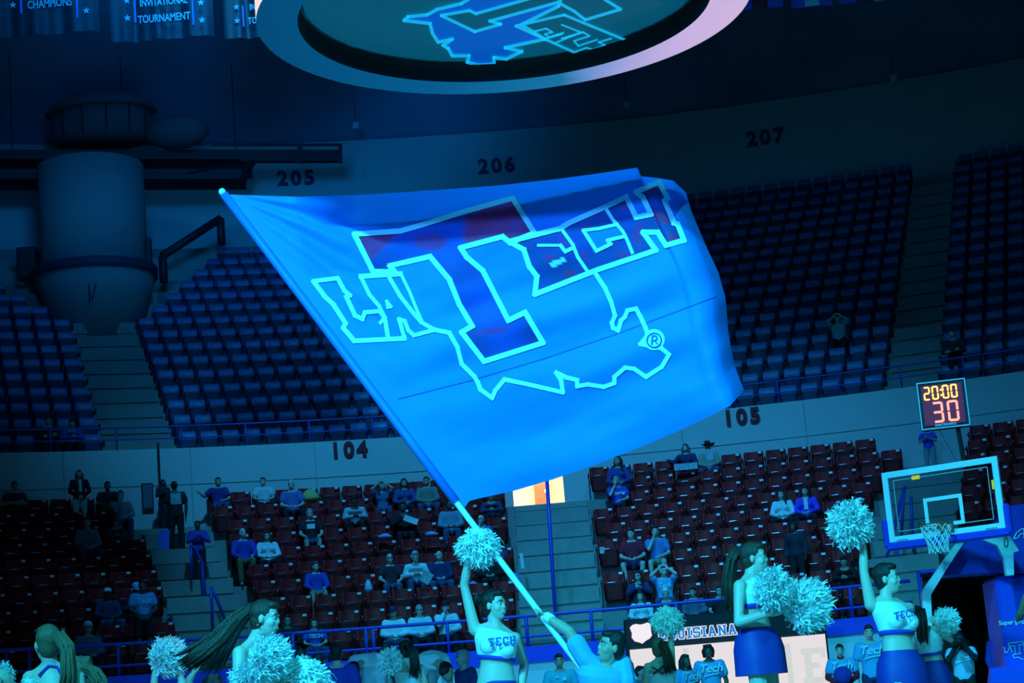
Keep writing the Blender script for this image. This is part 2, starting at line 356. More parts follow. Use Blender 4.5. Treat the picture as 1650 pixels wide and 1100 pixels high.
def build_up_seats():
    vis = [s for s in UPSEATS if -12 < s[0] < 1660 and not inpoly(s[0], s[1], FLAGPX)]; vis.sort(key=lambda s: -s[1]); ids = {id(s) for s in vis[:300]}
    mb = MB()
    for s in UPSEATS:
        x, y, ang, p, lab, i = s; tilt = random.choice((0, 0, 0, R(3), R(-2), R(8)))
        if id(s) in ids:
            o = link('arena_seat', US, None, p); o.rotation_euler = (tilt*.5, 0, R(-ang)); tag(o, lab, 'seat', 'blue seats of the upper stand')
        else:
            mt = M.Translation(p) @ M.Rotation(R(-ang), 4, 'Z') @ M.Rotation(tilt*.5, 4, 'X'); [mb.add([], [], 0), mb.v.extend(tuple(mt @ v.co) for v in US.vertices), mb.f.extend(tuple(j+len(mb.v)-len(US.vertices) for j in f.vertices) for f in US.polygons), mb.m.extend(f.material_index for f in US.polygons)]
    tag(mb.obj('arena_seats', [navy_seat, MATS['shade-toned seat pan']], smooth=True), 'further rows of empty blue seats high in the upper stand', 'seats', kind='stuff')
# ---------------------------------------------------------------- railings
def rail(name, label, path, posts, r=.03, mids=(), m=blue_pipe):
    base = V(path[0]); t = thing(name, label, 'railing', base)
    mb = MB(); mb.tube(path, r); shift(mb, base).obj('top_rail', m, t, True)
    for dz in mids:
        mb = MB(); mb.tube([V(p)-V((0, 0, dz)) for p in path], r*.8); shift(mb, base).obj('mid_rail', m, t, True)
    for p, h in posts:
        mb = MB(); mb.tube([p, V(p)-V((0, 0, h))], r); shift(mb, base).obj('post', m, t, True)
    return t
def arc(a, b, r, z, n=24): return [pol(a+(b-a)*k/n, r, z) for k in range(n+1)]
def pa(px, py, r): return cyl(px, py, r)[1]
for a, b, lab, pxs in ((-31, -15.3, 'blue pipe railing below the left seats behind the cheerleaders', (45, 188, 300)), (-15.0, TUN0-.6, 'long blue pipe railing below the middle seats of the stand', (588, 720, 848, 953, 1092, 1375))):
    ps = [pa(x, 1000, 20.3) for x in pxs] + ([-14.2, -9.8] if a > -20 else [-29.5])
    rail('railing', lab, arc(a, b, 20.3, 2.8), [(pol(q, 20.3, 2.8), .62) for q in ps], .034, (.40,))
rail('railing', 'blue pipe across the top of the dark tunnel mouth', arc(TUN0-.1, TUN1, 20.2, 2.93), [(pol(TUN0-.05, 20.2, 2.93), 2.9)], .04)
for a, b, lab in ((A0, -1.6, 'thin dark blue guard rail along the upper stand left of the flag'), (3.2, A1, 'thin dark blue guard rail along the upper stand right of the flag')):
    rail('guard_rail', lab, arc(a, b, 28.75, 8.35, 30), [(pol(a+(b-a)*k/14, 28.75, 8.35), .58) for k in range(15)], .022, (.28,), mat('dark blue rail', (.04, .05, .35), .45))
# middle stair handrail: a tall centre post row with sloping rail
p0, a0 = cyl(881, 765, 27.0); p1, a1 = cyl(899, 1000, 20.6)
t = thing('stair_post', 'tall blue pole on the middle stairs below the lit doorway', 'pole', at(899, 1060, 40.6))
b0 = at(899, 1060, 40.6); pt = at(881, 768, 40.75); mb = MB().tube([b0, b0.lerp(pt, .5), pt], .038); shift(mb, b0).obj('shaft', blue_pipe, t, True); mb = MB().tube([b0, b0+V((0, 0, .05))], .09); shift(mb, b0).obj('base_plate', blue_pipe, t)
def stair_rail(lab, pts, Y, posts):
    q = [at(x, y, Y) for x, y in pts]; base = q[-1]; t = thing('stair_handrail', lab, 'railing', base)
    shift(MB().tube(q, .032), base).obj('handrail', blue_pipe, t, True)
    for (x, y, x2, y2) in posts: shift(MB().tube([at(x, y, Y), at(x2, y2, Y)], .032), base).obj('post', blue_pipe, t, True)
stair_rail('upper sloping blue handrail on the left stairs', [(306, 878), (314, 882), (326, 908), (333, 980)], 42.0, [(308, 880, 309, 930), (326, 908, 331, 985)])
stair_rail('lower sloping blue handrail on the left stairs', [(340, 945), (348, 962), (363, 1000)], 40.6, [(340, 945, 343, 1012)])
stair_rail('sloping blue handrail on the right stairs behind the backboard', [(1459, 783), (1449, 815), (1436, 875), (1425, 908)], 41.0, [(1456, 785, 1452, 880), (1443, 880, 1447, 915), (1468, 800, 1472, 890)])
# ================================================================ OVERHEAD
SB = V((.2, 19.0, 7.6))
sbt = thing('scoreboard', 'round hanging scoreboard with glowing ring and logo on its underside', 'scoreboard', SB)
def ringprof(prof, n=96): # lathe around local z; prof list of (r,z)
    mb = MB(); rings = [[V((r*cos(2*pi*k/n), r*sin(2*pi*k/n), z)) for k in range(n)] for r, z in prof]; return mb.loft(rings, cap=False)
led = mat('led ring display', (.01, .01, .02), .4)
nt = led.node_tree; b = nt.nodes['Principled BSDF']; tc = nt.nodes.new('ShaderNodeTexCoord'); sx = nt.nodes.new('ShaderNodeSeparateXYZ'); nt.links.new(tc.outputs['Object'], sx.inputs[0])
nz = nt.nodes.new('ShaderNodeTexNoise'); nz.inputs['Scale'].default_value = 2.2; nz.inputs['Detail'].default_value = 5; nt.links.new(tc.outputs['Object'], nz.inputs['Vector'])
ad = nt.nodes.new('ShaderNodeMath'); ad.operation = 'MULTIPLY_ADD'; ad.inputs[1].default_value = .25; nt.links.new(nz.outputs[0], ad.inputs[0]); nt.links.new(sx.outputs[0], ad.inputs[2])
mr = nt.nodes.new('ShaderNodeMapRange'); mr.inputs[1].default_value = -2.4; mr.inputs[2].default_value = 2.7; nt.links.new(ad.outputs[0], mr.inputs[0])
cr = nt.nodes.new('ShaderNodeValToRGB'); e = cr.color_ramp.elements; e[0].position = 0; e[0].color = (.0, .055, .16, 1); e[1].position = 1; e[1].color = (.62, .45, .68, 1)
for p_, c_ in ((.35, (0, .09, .24, 1)), (.61, (.0, .15, .33, 1)), (.66, (.10, .24, .55, 1)), (.74, (.32, .34, .68, 1)), (.86, (.55, .42, .72, 1))): q = e.new(p_); q.color = c_
nt.links.new(mr.outputs[0], cr.inputs[0]); nt.links.new(cr.outputs[0], b.inputs['Emission Color']); b.inputs['Emission Strength'].default_value = 1.0
ringprof([(2.08, 0), (2.49, 0)]).obj('light_ring', led, sbt)
ringprof([(2.08, 0), (2.08, .22), (2.02, .22)]).obj('inner_lip', dark, sbt, True)
side = mat('led side screen', (.02, .02, .02), .4)
nt = side.node_tree; b = nt.nodes['Principled BSDF']; tc = nt.nodes.new('ShaderNodeTexCoord'); sx = nt.nodes.new('ShaderNodeSeparateXYZ'); nt.links.new(tc.outputs['Object'], sx.inputs[0]); mr = nt.nodes.new('ShaderNodeMapRange'); mr.inputs[1].default_value = -2.32; mr.inputs[2].default_value = -2.1; nt.links.new(sx.outputs[0], mr.inputs[0])
cr = nt.nodes.new('ShaderNodeValToRGB'); e = cr.color_ramp.elements; e[0].color = (1.0, .78, .76, 1); e[1].color = (0, .03, .10, 1); nt.links.new(mr.outputs[0], cr.inputs[0]); nt.links.new(cr.outputs[0], b.inputs['Emission Color']); b.inputs['Emission Strength'].default_value = .95
ringprof([(2.49, 0.0), (2.49, 2.3)]).obj('side_screen', side, sbt, True)
ringprof([(2.49, 2.3), (2.3, 2.6), (.05, 2.7)]).obj('top_cover', dark, sbt)
for k in range(4): a = pi/4+k*pi/2; MB().tube([V((1.6*cos(a), 1.6*sin(a), 2.6)), V((1.2*cos(a), 1.2*sin(a), 18.2))], .03).obj('hanging_cable', dark, sbt)
disc_m = mat('scoreboard underside added glow', (.10, .16, .18), .6, var=.08, scale=1.5, emit=(0, .058, .115), es=1); DZ = 7.82  # emission added to brighten the underside in place of court bounce light
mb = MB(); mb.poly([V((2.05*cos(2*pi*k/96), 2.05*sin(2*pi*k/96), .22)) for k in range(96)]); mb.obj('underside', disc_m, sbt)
def onz(x, y, z): d = ray(x, y); return V((0, 0, CAMZ))+d*((z-CAMZ)/d.z)
def strip(pts, w_, P, closed=False):               # polyline drawn on a surface; P maps (x,y) to a point
    mb = MB(); n = len(pts)
    pts = [V((p[0], p[1])) for p in pts]
    if closed: pts = pts+[pts[0]]
    for a, b in zip(pts, pts[1:]):
        d = b-a; L = d.length
        if L < .01: continue
        t = d/L; nn = V((-t.y, t.x))*w_/2; ex = t*w_*.38; k = max(1, int(L/7)); prev = None
        for i in range(k+1):
            q = a-ex+(d+2*ex)*i/k; cur = (P(*(q+nn)), P(*(q-nn)))
            if prev and None not in cur and None not in prev: mb.add([prev[0], prev[1], cur[1], cur[0]], [(0, 1, 2, 3)])
            prev = cur
    return mb
lg_blue = mat('logo blue added glow', (.01, .06, .4), .5, var=.05, emit=(0, .08, .40), es=1); lg_cy = mat('logo outline added glow', (.5, .6, .6), .5, var=.03, emit=(0, .32, .62), es=1)  # logo fill and outline brightened by added emission too
PD = lambda dz: (lambda x, y: onz(x, y, DZ-dz)-SB)
st_ = [(651, 33), (658, 27), (688, 24), (705, 15), (743, 6), (770, -10), (800, -45), (930, -80), (900, 10), (840, 40), (878, 63), (814, 77), (841, 83), (816, 95), (796, 93), (796, 103), (770, 105), (753, 100), (756, 90), (729, 90), (722, 78), (714, 73), (729, 63), (706, 68), (697, 54), (693, 38)]
T_ = [(711, 25), (756, 17), (767, 22), (860, -4), (840, -40), (905, -60), (960, -10), (1000, 15), (943, 32), (925, 18), (899, 4), (789, 34), (807, 39), (765, 51)]
EC_ = [(831, 42), (909, 24), (1021, 70), (945, 93)]
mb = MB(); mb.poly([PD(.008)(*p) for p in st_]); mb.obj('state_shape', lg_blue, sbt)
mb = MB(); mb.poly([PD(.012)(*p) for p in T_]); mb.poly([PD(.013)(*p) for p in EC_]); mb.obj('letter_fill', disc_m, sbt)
mb = MB()
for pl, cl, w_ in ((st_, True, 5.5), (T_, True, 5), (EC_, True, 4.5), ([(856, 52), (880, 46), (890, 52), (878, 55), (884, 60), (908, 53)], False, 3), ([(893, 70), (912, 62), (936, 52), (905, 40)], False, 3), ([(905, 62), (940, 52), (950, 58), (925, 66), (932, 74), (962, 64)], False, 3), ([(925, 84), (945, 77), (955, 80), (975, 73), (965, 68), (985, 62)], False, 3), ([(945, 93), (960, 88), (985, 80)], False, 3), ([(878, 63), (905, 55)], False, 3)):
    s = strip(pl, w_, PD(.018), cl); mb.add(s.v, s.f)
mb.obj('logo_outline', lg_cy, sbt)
# banners
ban = mat('dark banner cloth', (.005, .014, .02), .5, var=.3, scale=2); ban_t = mat('banner lettering', (.20, .36, .36), .5); ban_b = mat('banner stripe', (.05, .12, .4), .5)
def star(mb, c, r, rt, up, mi=0): mb.poly([c+(rt*cos(R(90+36*k))+up*sin(R(90+36*k)))*(r if k % 2 == 0 else r*.42) for k in range(10)], mi)
def banner(label, x0, x1, yb, Y, texts, bars, stars, tilt=.0):
    a = at(x0, yb+2, Y); b = at(x1, yb-2, Y); wv = (b-a); wv.z = 0; W = wv.length; rt = wv.normalized(); up = V((0, 0, 1)); nrm = rt.cross(up)
    t = thing('banner', label, 'banner', a); H_ = 3.2; nx, nzz = 28, 10; vs = []; fs = []
    def surf(u, h): return rt*(u*W)+up*h+nrm*(.05*sin(u*17+h*.6)+.03*sin(u*41+1)*(1-h/H_))
    for j in range(nzz+1):
        for i in range(nx+1): vs.append(surf(i/nx, H_*j/nzz))
    for j in range(nzz):
        for i in range(nx): q = j*(nx+1)+i; fs.append((q, q+1, q+nx+2, q+nx+1))
    MB().add(vs, fs).obj('cloth', ban, t, True)
    def loc(x, y): p = at(x, y, Y)-a; return rt*p.dot(rt)+up*p.z+nrm*.10
    for tx, x, y, s in texts:
        me = text_mesh(tx, s, .004, .004); me.materials.clear(); me.materials.append(ban_t); o = link('lettering', me, t); mw = face_mat(rt, up).to_4x4(); mw.translation = loc(x, y); o.matrix_basis = mw @ M.Diagonal((.68, 1, 1, 1))
    for x, y0, y1 in bars: MB().box((loc(x, y0)+loc(x, y1))/2, (.035, .01, (loc(x, y0)-loc(x, y1)).length), face_mat(rt, nrm)).obj('stripe', ban_b, t)
    for x, y in stars:
        m2 = MB(); star(m2, loc(x, y), .075, rt, up); m2.obj('star', ban_t, t)
    MB().tube([V((0, 0, H_)), rt*W+V((0, 0, H_))], .03).obj('hanging_rod', dark, t)
banner('dark championship banner reading CHAMPIONS at the far top left', -30, 160, 62, 36, [('CHAMPIONS', 82, 9, .22)], [(36, -10, 25), (126, -10, 32)], [(23, 11), (141, 20), (138, -4)])
banner('dark banner reading INVITATIONAL TOURNAMENT in full', 178, 345, 68, 36, [('INVITATIONAL', 265, 6, .20), ('TOURNAMENT', 266, 32, .215)], [(219, -12, 40), (312, -12, 43)], [(206, 4), (207, 32), (325, 7), (327, 35)])
banner('dark tournament banner half hidden behind the scoreboard', 362, 520, 62, 40, [('INVITATIONAL', 436, 12, .19), ('TOURNAMENT', 436, 34, .2)], [(393, 12, 46), (480, 8, 42)], [(382, 14), (383, 36)])
fl_cols = [mat('pennant red', (.5, .01, .03), .7), mat('pennant blue', (.04, .10, .6), .7), mat('pennant white', (.5, .6, .7), .7)]
for k, (x0, x1, y, c3, lab) in enumerate(((1188, 1262, 16, (1, 0, 1), 'hanging flag with red field nearest the scoreboard'), (1276, 1342, 13, (1, 2, 1), 'hanging flag with white disc between two others'), (1352, 1436, 6, (1, 0, 2), 'hanging flag at the far right of the row'))):
    a = at(x0, y, 42); b = at(x1, y-(x1-x0)*.08, 42); t = thing('hanging_flag', lab, 'flag', a); W = (b-a).length
    for j in range(3):
        m2 = MB(); n = 5
        for i in range(n): u0 = (j+i/n)/3*W; u1 = (j+(i+1)/n)/3*W; m2.add([(u0, .04*sin(u0*9), 0), (u1, .04*sin(u1*9), 0), (u1, .04*sin(u1*9), 1.1), (u0, .04*sin(u0*9), 1.1)], [(0, 1, 2, 3)])
        m2.obj('stripe', fl_cols[c3[j]], t)
    MB().tube([(0, 0, 1.1), (W, 0, 1.1)], .02).obj('rod', dark, t)
# small boxes under the ceiling
for x, y, lab in ((573, 203, 'small pale box fixture high above number 206, left one'), (1010, 170, 'small pale box fixture high above the flag corner'), (1440, 127, 'small pale box fixture high at the right')):
    p, a = cyl(x, y, 41); t = thing('ceiling_speaker', lab, 'speaker', p, R(-a)); MB().box((0, 0, 0), (.2, .2, .22), bev=.02).obj('housing', mat('pale fixture', (.55, .55, .55), .5), t); MB().tube([(0, 0, .1), (0, 0, 1.2)], .008).obj('stem', dark, t)
# catwalk platform at the left
dk = mat('catwalk steel', (.012, .014, .02), .6)
cwb = at(0, 297, 54.6); t = thing('catwalk', 'dark steel catwalk hung across the upper left', 'platform', cwb)
def pbox(mb, x0, y0, x1, y1, Y, dep): # box spanning two picture corners at distance Y, real depth dep
    a = at(x0, y1, Y); b = at(x1, y1+(x0-x1)*.0, Y); h = at(x0, y0, Y).z-a.z
    x_ = b-a; z0 = (a.z+b.z)/2; return mb.box(((a.x+b.x)/2, Y+dep/2, z0+h/2), (abs(x_.x), dep, h))
cwY = lambda x: 54.6+3.4*x/550
def cwbox(x0, y0, x1, y1, dep):
    a, b, c, d = at(x0, y0, cwY(x0)), at(x1, y0, cwY(x1)), at(x1, y1, cwY(x1)), at(x0, y1, cwY(x0)); q = V((0, dep, 0)); return MB().add([a, b, c, d, a+q, b+q, c+q, d+q], [(0, 1, 2, 3), (7, 6, 5, 4), (0, 4, 5, 1), (1, 5, 6, 2), (2, 6, 7, 3), (3, 7, 4, 0)])
for nm, q, dep in (('upper_deck', (-60, 241, 390, 256), 2.2), ('deck_tip', (388, 241, 550, 259), .25), ('lower_deck', (-60, 272, 388, 288), 1.2), ('guard_bar', (340, 231, 551, 235), .05), ('guard_post', (479, 231, 487, 262), .1), ('guard_post', (545, 231, 551, 262), .1)):
    shift(cwbox(*q, dep), cwb).obj(nm, dk, t)
shift(MB().tube([at(388, 294, cwY(388)), at(406, 260, cwY(405))], .12, 4), cwb).obj('brace', dk, t); shift(MB().tube([at(300, 280, cwY(300)), at(380, 264, cwY(380))], .05, 4), cwb).obj('brace', dk, t)
for x in (20, 200, 380): p = at(x, 242, cwY(x)+1); shift(MB().tube([p, p+V((0, 0, 5))], .014, 6), cwb).obj('hanger_rod', dk, t)
dome_m = mat('grey booth cover', (.13, .13, .14), .8)
p = at(165, 241, 56.2)+V((0, 0, .25)); t = thing('domed_booth', 'grey domed booth standing on the dark catwalk', 'booth', p)
MB().loft([[V((1.45*cos(2*pi*k/28), 1.0*sin(2*pi*k/28), z)) for k in range(28)] for z in (0, .9)]).obj('drum', dome_m, t, True)
MB().loft([[V((r*1.0*cos(2*pi*k/28), r*.7*sin(2*pi*k/28), z)) for k in range(28)] for r, z in ((1.65, .88), (1.5, 1.1), (1.1, 1.32), (.5, 1.42), (.05, 1.44))]).obj('dome_roof', dome_m, t, True)
for k in range(6): a = R(200+k*28); MB().box((1.46*cos(a), 1.01*sin(a), .45), (.05, .05, .9)).obj('rib', dk, t)
MB().ell((2.2, 0, .1), 1.0, .6, .5).obj('side_cover', dome_m, t, True)
# round stair tower in the left upper stand
Yt = 55.0; pt = at(155, 495, Yt); z_top = at(155, 285, Yt).z-pt.z; z_band = at(155, 432, Yt).z-pt.z
t = thing('round_tower', 'pale round concrete tower below the dark catwalk', 'tower', pt)
def lathe(prof, n=40): return MB().loft([[V((r*cos(2*pi*k/n), r*sin(2*pi*k/n), z)) for k in range(n)] for r, z in prof])
twm = mat('tower concrete', (.24, .24, .23), .8, scale=1)
lathe([(1.5, z_band-.1), (1.5, z_top+.3)]).obj('drum', twm, t, True)
lathe([(1.25, -1.2), (1.5, .25), (1.72, z_band-.35)]).obj('base', twm, t, True)
lathe([(1.76, z_band-.36), (1.78, z_band-.08), (1.5, z_band-.05)]).obj('ledge_band', mat('dark band', (.03, .03, .06), .7), t, True)
MB().box((1.62, -.3, z_band+.3), (.16, .2, .75), bev=.02).obj('bracket', dk, t); MB().box((-1.85, -.2, z_band+.25), (.55, .4, .9), bev=.03).obj('dark_cabinet', dk, t)
MB().box((.15, -1.5, -.5+.6), (.04, .04, .55)).box((.28, -1.5, -.5+.6), (.03, .03, .5), M.Rotation(.25, 3, 'Y')).obj('small_ladder', dk, t)
q0, q1 = at(262, 412, 56), at(355, 352, 57); rail('sloping_rail', 'dark sloping rail rising right from the round tower', [q0, q1], [(q0, .8), (q1, .8)], .12, (), dk)
# framed poster on the middle wall
p, a = cyl(238, 801, 28.55); t = thing('framed_poster', 'tall framed poster on the wall beside the standing man', 'poster', p, R(-a))
MB().box((0, 0, 0), (.27, .02, .66)).obj('frame', dark, t); MB().box((0, -.014, .02), (.22, .006, .56)).obj('print', mat('poster print', (.12, .14, .16), .6, var=.7, scale=9), t)
# thin drain pipe on the wall
p, a = cyl(256, 742, 28.5); MB().tube([(0, 0, -1.2), (0, 0, .42)], .025).obj('drain_pipe', dark, loc=p); tag(bpy.data.objects['drain_pipe'], 'thin black vertical pipe on the wall left of 104', 'pipe')
# ================================================================ LED BOARD behind the players
YL = 36.0; c0 = at(1005, 1000, YL); c1 = at(1327, 970, YL); rt = V((c1.x-c0.x, 0, 0)).normalized(); WL = c1.x-c0.x; zt = (c0.z+c1.z)/2
bt = thing('led_board', 'courtside video board reading LOUISIANA above a white screen', 'screen', (c0.x, YL, 0))
MB().box((WL/2, .12, zt/2), (WL, .2, zt), bev=.02).obj('cabinet', dark, bt)
zs = zt-.54
scr = mat('white video screen', (.02, .02, .02), .5, emit=(.93, .84, .84), es=.85)
MB().box((WL/2+.01, .0, (zs+.1)/2), (WL-.10, .04, zs-.1)).obj('screen', scr, bt)
gl = mat('screen grey letters', (.02, .02, .02), .5, emit=(.72, .76, .72), es=.85)
def varsity(mb, ch, x, y, h, o=0., mi=0, z=0.):       # slab-serif block letters built from bars; o grows the outline
    s = h/7.; G = {'L': ((0, 5.8, 3, 7), (.8, 0, 2.2, 7), (0, 0, 5, 1.2), (3.8, 0, 5, 2.4)), 'O': ((0, .9, 1.5, 6.1), (3.5, .9, 5, 6.1), (.7, 0, 4.3, 1.2), (.7, 5.8, 4.3, 7)), 'U': ((.5, .9, 1.9, 7), (3.3, .9, 4.7, 7), (1, 0, 4.2, 1.3), (0, 5.9, 2.3, 7), (2.9, 5.9, 5.2, 7)),
      'I': ((.8, 0, 2.2, 7), (0, 0, 3, 1.2), (0, 5.8, 3, 7)), 'S': ((0, 0, 4.2, 1.3), (0, 5.7, 5, 7), (0, 3.2, 1.4, 6.4), (3.6, .6, 5, 3.9), (.6, 2.9, 4.4, 4.1), (0, 0, 1.2, 2.2), (3.8, 4.9, 5, 7)),
      'N': ((.5, 0, 1.8, 7), (4, 0, 5.3, 7), (0, 0, 2.3, 1.1), (0, 5.9, 2, 7), (3.4, 5.9, 5.8, 7), 'd', (1, 7, 4.9, 0)), 'A': ('d', (2.7, 7, .9, 0), 'd', (2.7, 7, 4.7, 0), (1.4, 2, 4.2, 3.1), (0, 0, 2, 1.1), (3.6, 0, 5.6, 1.1)),
      'T': ((1.8, 0, 3.2, 7), (0, 5.7, 5, 7), (0, 4.6, 1.1, 7), (3.9, 4.6, 5, 7), (1.1, 0, 3.9, 1.2)), 'E': ((.5, 0, 1.9, 7), (0, 5.8, 4.6, 7), (0, 0, 4.8, 1.2), (.5, 3, 3.4, 4.1), (3.8, 5, 4.8, 7), (3.8, 0, 5, 2)), 'C': ((0, .9, 1.5, 6.1), (.7, 0, 4.6, 1.3), (.7, 5.7, 4.6, 7), (3.6, 4.4, 4.9, 6.4), (3.6, .6, 4.9, 2.6)), 'H': ((.4, 0, 1.8, 7), (3.5, 0, 4.9, 7), (.4, 2.9, 4.9, 4.1), (0, 0, 2.2, 1.1), (0, 5.9, 2.2, 7), (3.1, 0, 5.3, 1.1), (3.1, 5.9, 5.3, 7))}[ch]
    k = 0; wd = 0
    while k < len(G):
        if G[k] == 'd': x0, y0, x1, y1 = G[k+1]; hw = .75+o/s; mb.poly([(x+(x0-hw)*s, z, y+y0*s+o), (x+(x0+hw)*s, z, y+y0*s+o), (x+(x1+hw)*s, z, y+y1*s-o), (x+(x1-hw)*s, z, y+y1*s-o)], mi); wd = max(wd, x1+.9, x0+.9); k += 2
        else: x0, y0, x1, y1 = G[k]; mb.poly([(x+x0*s-o, z, y+y0*s-o), (x+x1*s+o, z, y+y0*s-o), (x+x1*s+o, z, y+y1*s+o), (x+x0*s-o, z, y+y1*s+o)], mi); wd = max(wd, x1); k += 1
    return wd*s
def word(txt, x, y, h, gap, o=0, first=1.0, z=0.):
    mb = MB()
    for k, ch in enumerate(txt): x += varsity(mb, ch, x, y, h*(first if k == 0 else 1), o, 0, z)+gap
    return mb, x
m2, xe = word('LOUISIANA', .575, zt-.42, .185, .03, .014, 1.28, -.008); m2.obj('lettering_outline', mat('lit white lettering', (.05, .05, .05), .5, emit=(.85, .9, 1), es=.9), bt)
m2, xe = word('LOUISIANA', .575, zt-.42, .185, .03, 0, 1.28, -.012); m2.obj('lettering', mat('lit blue lettering', (.02, .02, .05), .5, emit=(.01, .22, .68), es=.9), bt)
sh = [(0, .30), (.05, .345), (.12, .36), (.19, .34), (.26, .35), (.33, .37), (.38, .33), (.375, .22), (.385, .13), (.34, .08), (.27, .05), (.2, 0), (.14, .03), (.07, .05), (.02, .12), (.03, .2)]
mb = MB(); mb.poly([(.095+x, -.01, zt-.45+z) for x, z in sh]); mb.obj('white_crest', mat('lit white crest', (.05, .05, .05), .5, emit=(.95, .85, .88), es=.95), bt)
mb = MB(); varsity(mb, 'E', WL-.50, zs-.85, .62, 0, 0, -.028); mb.obj('screen_letter', gl, bt); mb = MB(); mb.poly([(WL-.78, -.028, zs-.9), (WL-.68, -.028, zs-.9), (WL-.68, -.028, zs-.12), (WL-.78, -.028, zs-.12)]); mb.obj('screen_letter', gl, bt); mb = MB(); mb.poly([(WL-2.6, -.028, zs-.6), (WL-2.5, -.028, zs-.6), (WL-2.5, -.028, zs-.05), (WL-2.6, -.028, zs-.05)]); mb.obj('screen_letter', gl, bt)
mb = MB()
for x in (0, .12, .22): mb.poly([(WL-.66+x, -.029, zs-1.05), (WL-.64+x, -.029, zs-1.05), (WL-.64+x, -.029, zs-.86), (WL-.66+x, -.029, zs-.86)])
mb.poly([(WL-.7, -.029, zs-.87), (WL-.38, -.029, zs-.87), (WL-.38, -.029, zs-.85), (WL-.7, -.029, zs-.85)]); mb.obj('screen_red_mark', mat('lit red mark', (.05, 0, 0), .5, emit=(.7, .12, .12), es=.9), bt)
# ================================================================ BASKET
Bc = V((6.215, 29.7, 3.42)); al = V((.84, -.543, 0)).normalized(); nn = V((al.y, -al.x, 0)); BR = M((al, -nn, V((0, 0, 1)))).transposed()   # local x along board, local -y towards court
bk = thing('basketball_hoop', 'glass backboard with white frame, blue edge padding and net', 'basketball hoop', (Bc.x, Bc.y, 0)); bk.rotation_euler = BR.to_euler()
zb = 2.895; wh = mat('white board paint', (.88, .9, .9), .45, var=.03); bluepad = mat('royal blue padding', (.015, .05, .62), .5, var=.08); net_m = mat('white net cord', (.9, .9, .85), .7)
mb = MB(); hw, hh = .915, 1.07
for c_, d_ in (((0, 0, zb+hh-.045), (1.83, .05, .09)), ((0, 0, zb+.045), (1.83, .05, .09)), ((-hw+.045, 0, zb+hh/2), (.09, .05, hh-.18)), ((hw-.045, 0, zb+hh/2), (.09, .05, hh-.18))): mb.box(c_, d_)
mb.obj('frame', wh, bk)
gm = bpy.data.materials.new('backboard glass'); gm.use_nodes = True; nt = gm.node_tree; nt.nodes.clear(); oo = nt.nodes.new('ShaderNodeOutputMaterial'); ms = nt.nodes.new('ShaderNodeMixShader'); tr = nt.nodes.new('ShaderNodeBsdfTransparent'); gs = nt.nodes.new('ShaderNodeBsdfGlossy'); fr = nt.nodes.new('ShaderNodeFresnel'); fr.inputs[0].default_value = 1.3
tr.inputs[0].default_value = (.82, .86, .86, 1); gs.inputs['Roughness'].default_value = .05; nt.links.new(fr.outputs[0], ms.inputs[0]); nt.links.new(tr.outputs[0], ms.inputs[1]); nt.links.new(gs.outputs[0], ms.inputs[2]); nt.links.new(ms.outputs[0], oo.inputs[0])
MB().box((0, .0, zb+hh/2), (1.65, .012, .89)).obj('glass', gm, bk)
mb = MB(); tz = zb+.15
for c_, d_ in (((0, -.012, tz+.45-.03), (.61, .01, .055)), ((0, -.012, tz+.028), (.61, .01, .055)), ((-.277, -.012, tz+.225), (.055, .01, .34)), ((.277, -.012, tz+.225), (.055, .01, .34))): mb.box(c_, d_)
mb.obj('target_square', wh, bk)
mb = MB(); iw, i0, i1 = .745, zb+.16, zb+.93
for c_, d_ in (((0, -.009, i1), (2*iw, .006, .012)), ((0, -.009, i0), (2*iw, .006, .012)), ((-iw, -.009, (i0+i1)/2), (.012, .006, i1-i0)), ((iw, -.009, (i0+i1)/2), (.012, .006, i1-i0))): mb.box(c_, d_)
mb.obj('inner_line', mat('grey line', (.5, .5, .5), .5), bk)
mb = MB(); mb.box((0, .01, zb-.05), (1.95, .12, .13), bev=.03); mb.obj('bottom_padding', bluepad, bk)
for s in (-1, 1): MB().box((s*.955, .01, zb+.14), (.10, .12, .44), bev=.03).obj('corner_padding', bluepad, bk)
for s in (-1, 1): MB().box((s*.70, -.03, zb+.02), (.18, .01, .03)).obj('frame_sticker', mat('grey sticker', (.3, .35, .4), .5), bk)
MB().box((-.38, -.012, zb+.93), (.13, .01, .06), bev=.004).obj('yellow_sticker', mat('yellow glow sticker', (.9, .55, .02), .5, emit=(.5, .28, .0), es=.7), bk)  # sticker material given an added glow
MB().box((.80, -.014, zb+.66), (.03, .01, .14)).obj('yellow_strip', MATS['yellow glow sticker'], bk); MB().box((.812, -.014, zb+.45), (.022, .01, .17)).obj('red_strip', mat('red strip', (.7, .02, .05), .5), bk)
rc = V((0, -.40, 3.05)); rim_m = mat('orange rim', (.75, .10, .03), .4)
MB().tube([rc+V((.229*cos(2*pi*k/28), .229*sin(2*pi*k/28), 0)) for k in range(28)], .011, 6, closed=True).obj('rim', rim_m, bk, True)
MB().box((0, -.10, 3.03), (.16, .2, .05), bev=.01).box((0, -.03, 3.02), (.26, .03, .16), bev=.005).obj('rim_bracket', rim_m, bk)
mb = MB(); ns = 12; lv = [(.229, 0), (.215, -.09), (.185, -.17), (.16, -.25), (.145, -.33), (.15, -.42)]
for k in range(ns):
    for sgn in (1, -1): mb.tube([rc+V((r*cos(2*pi*(k+sgn*.5*j)/ns), r*sin(2*pi*(k+sgn*.5*j)/ns), z)) for j, (r, z) in enumerate(lv)], .0075, 4)
mb.obj('net', net_m, bk)
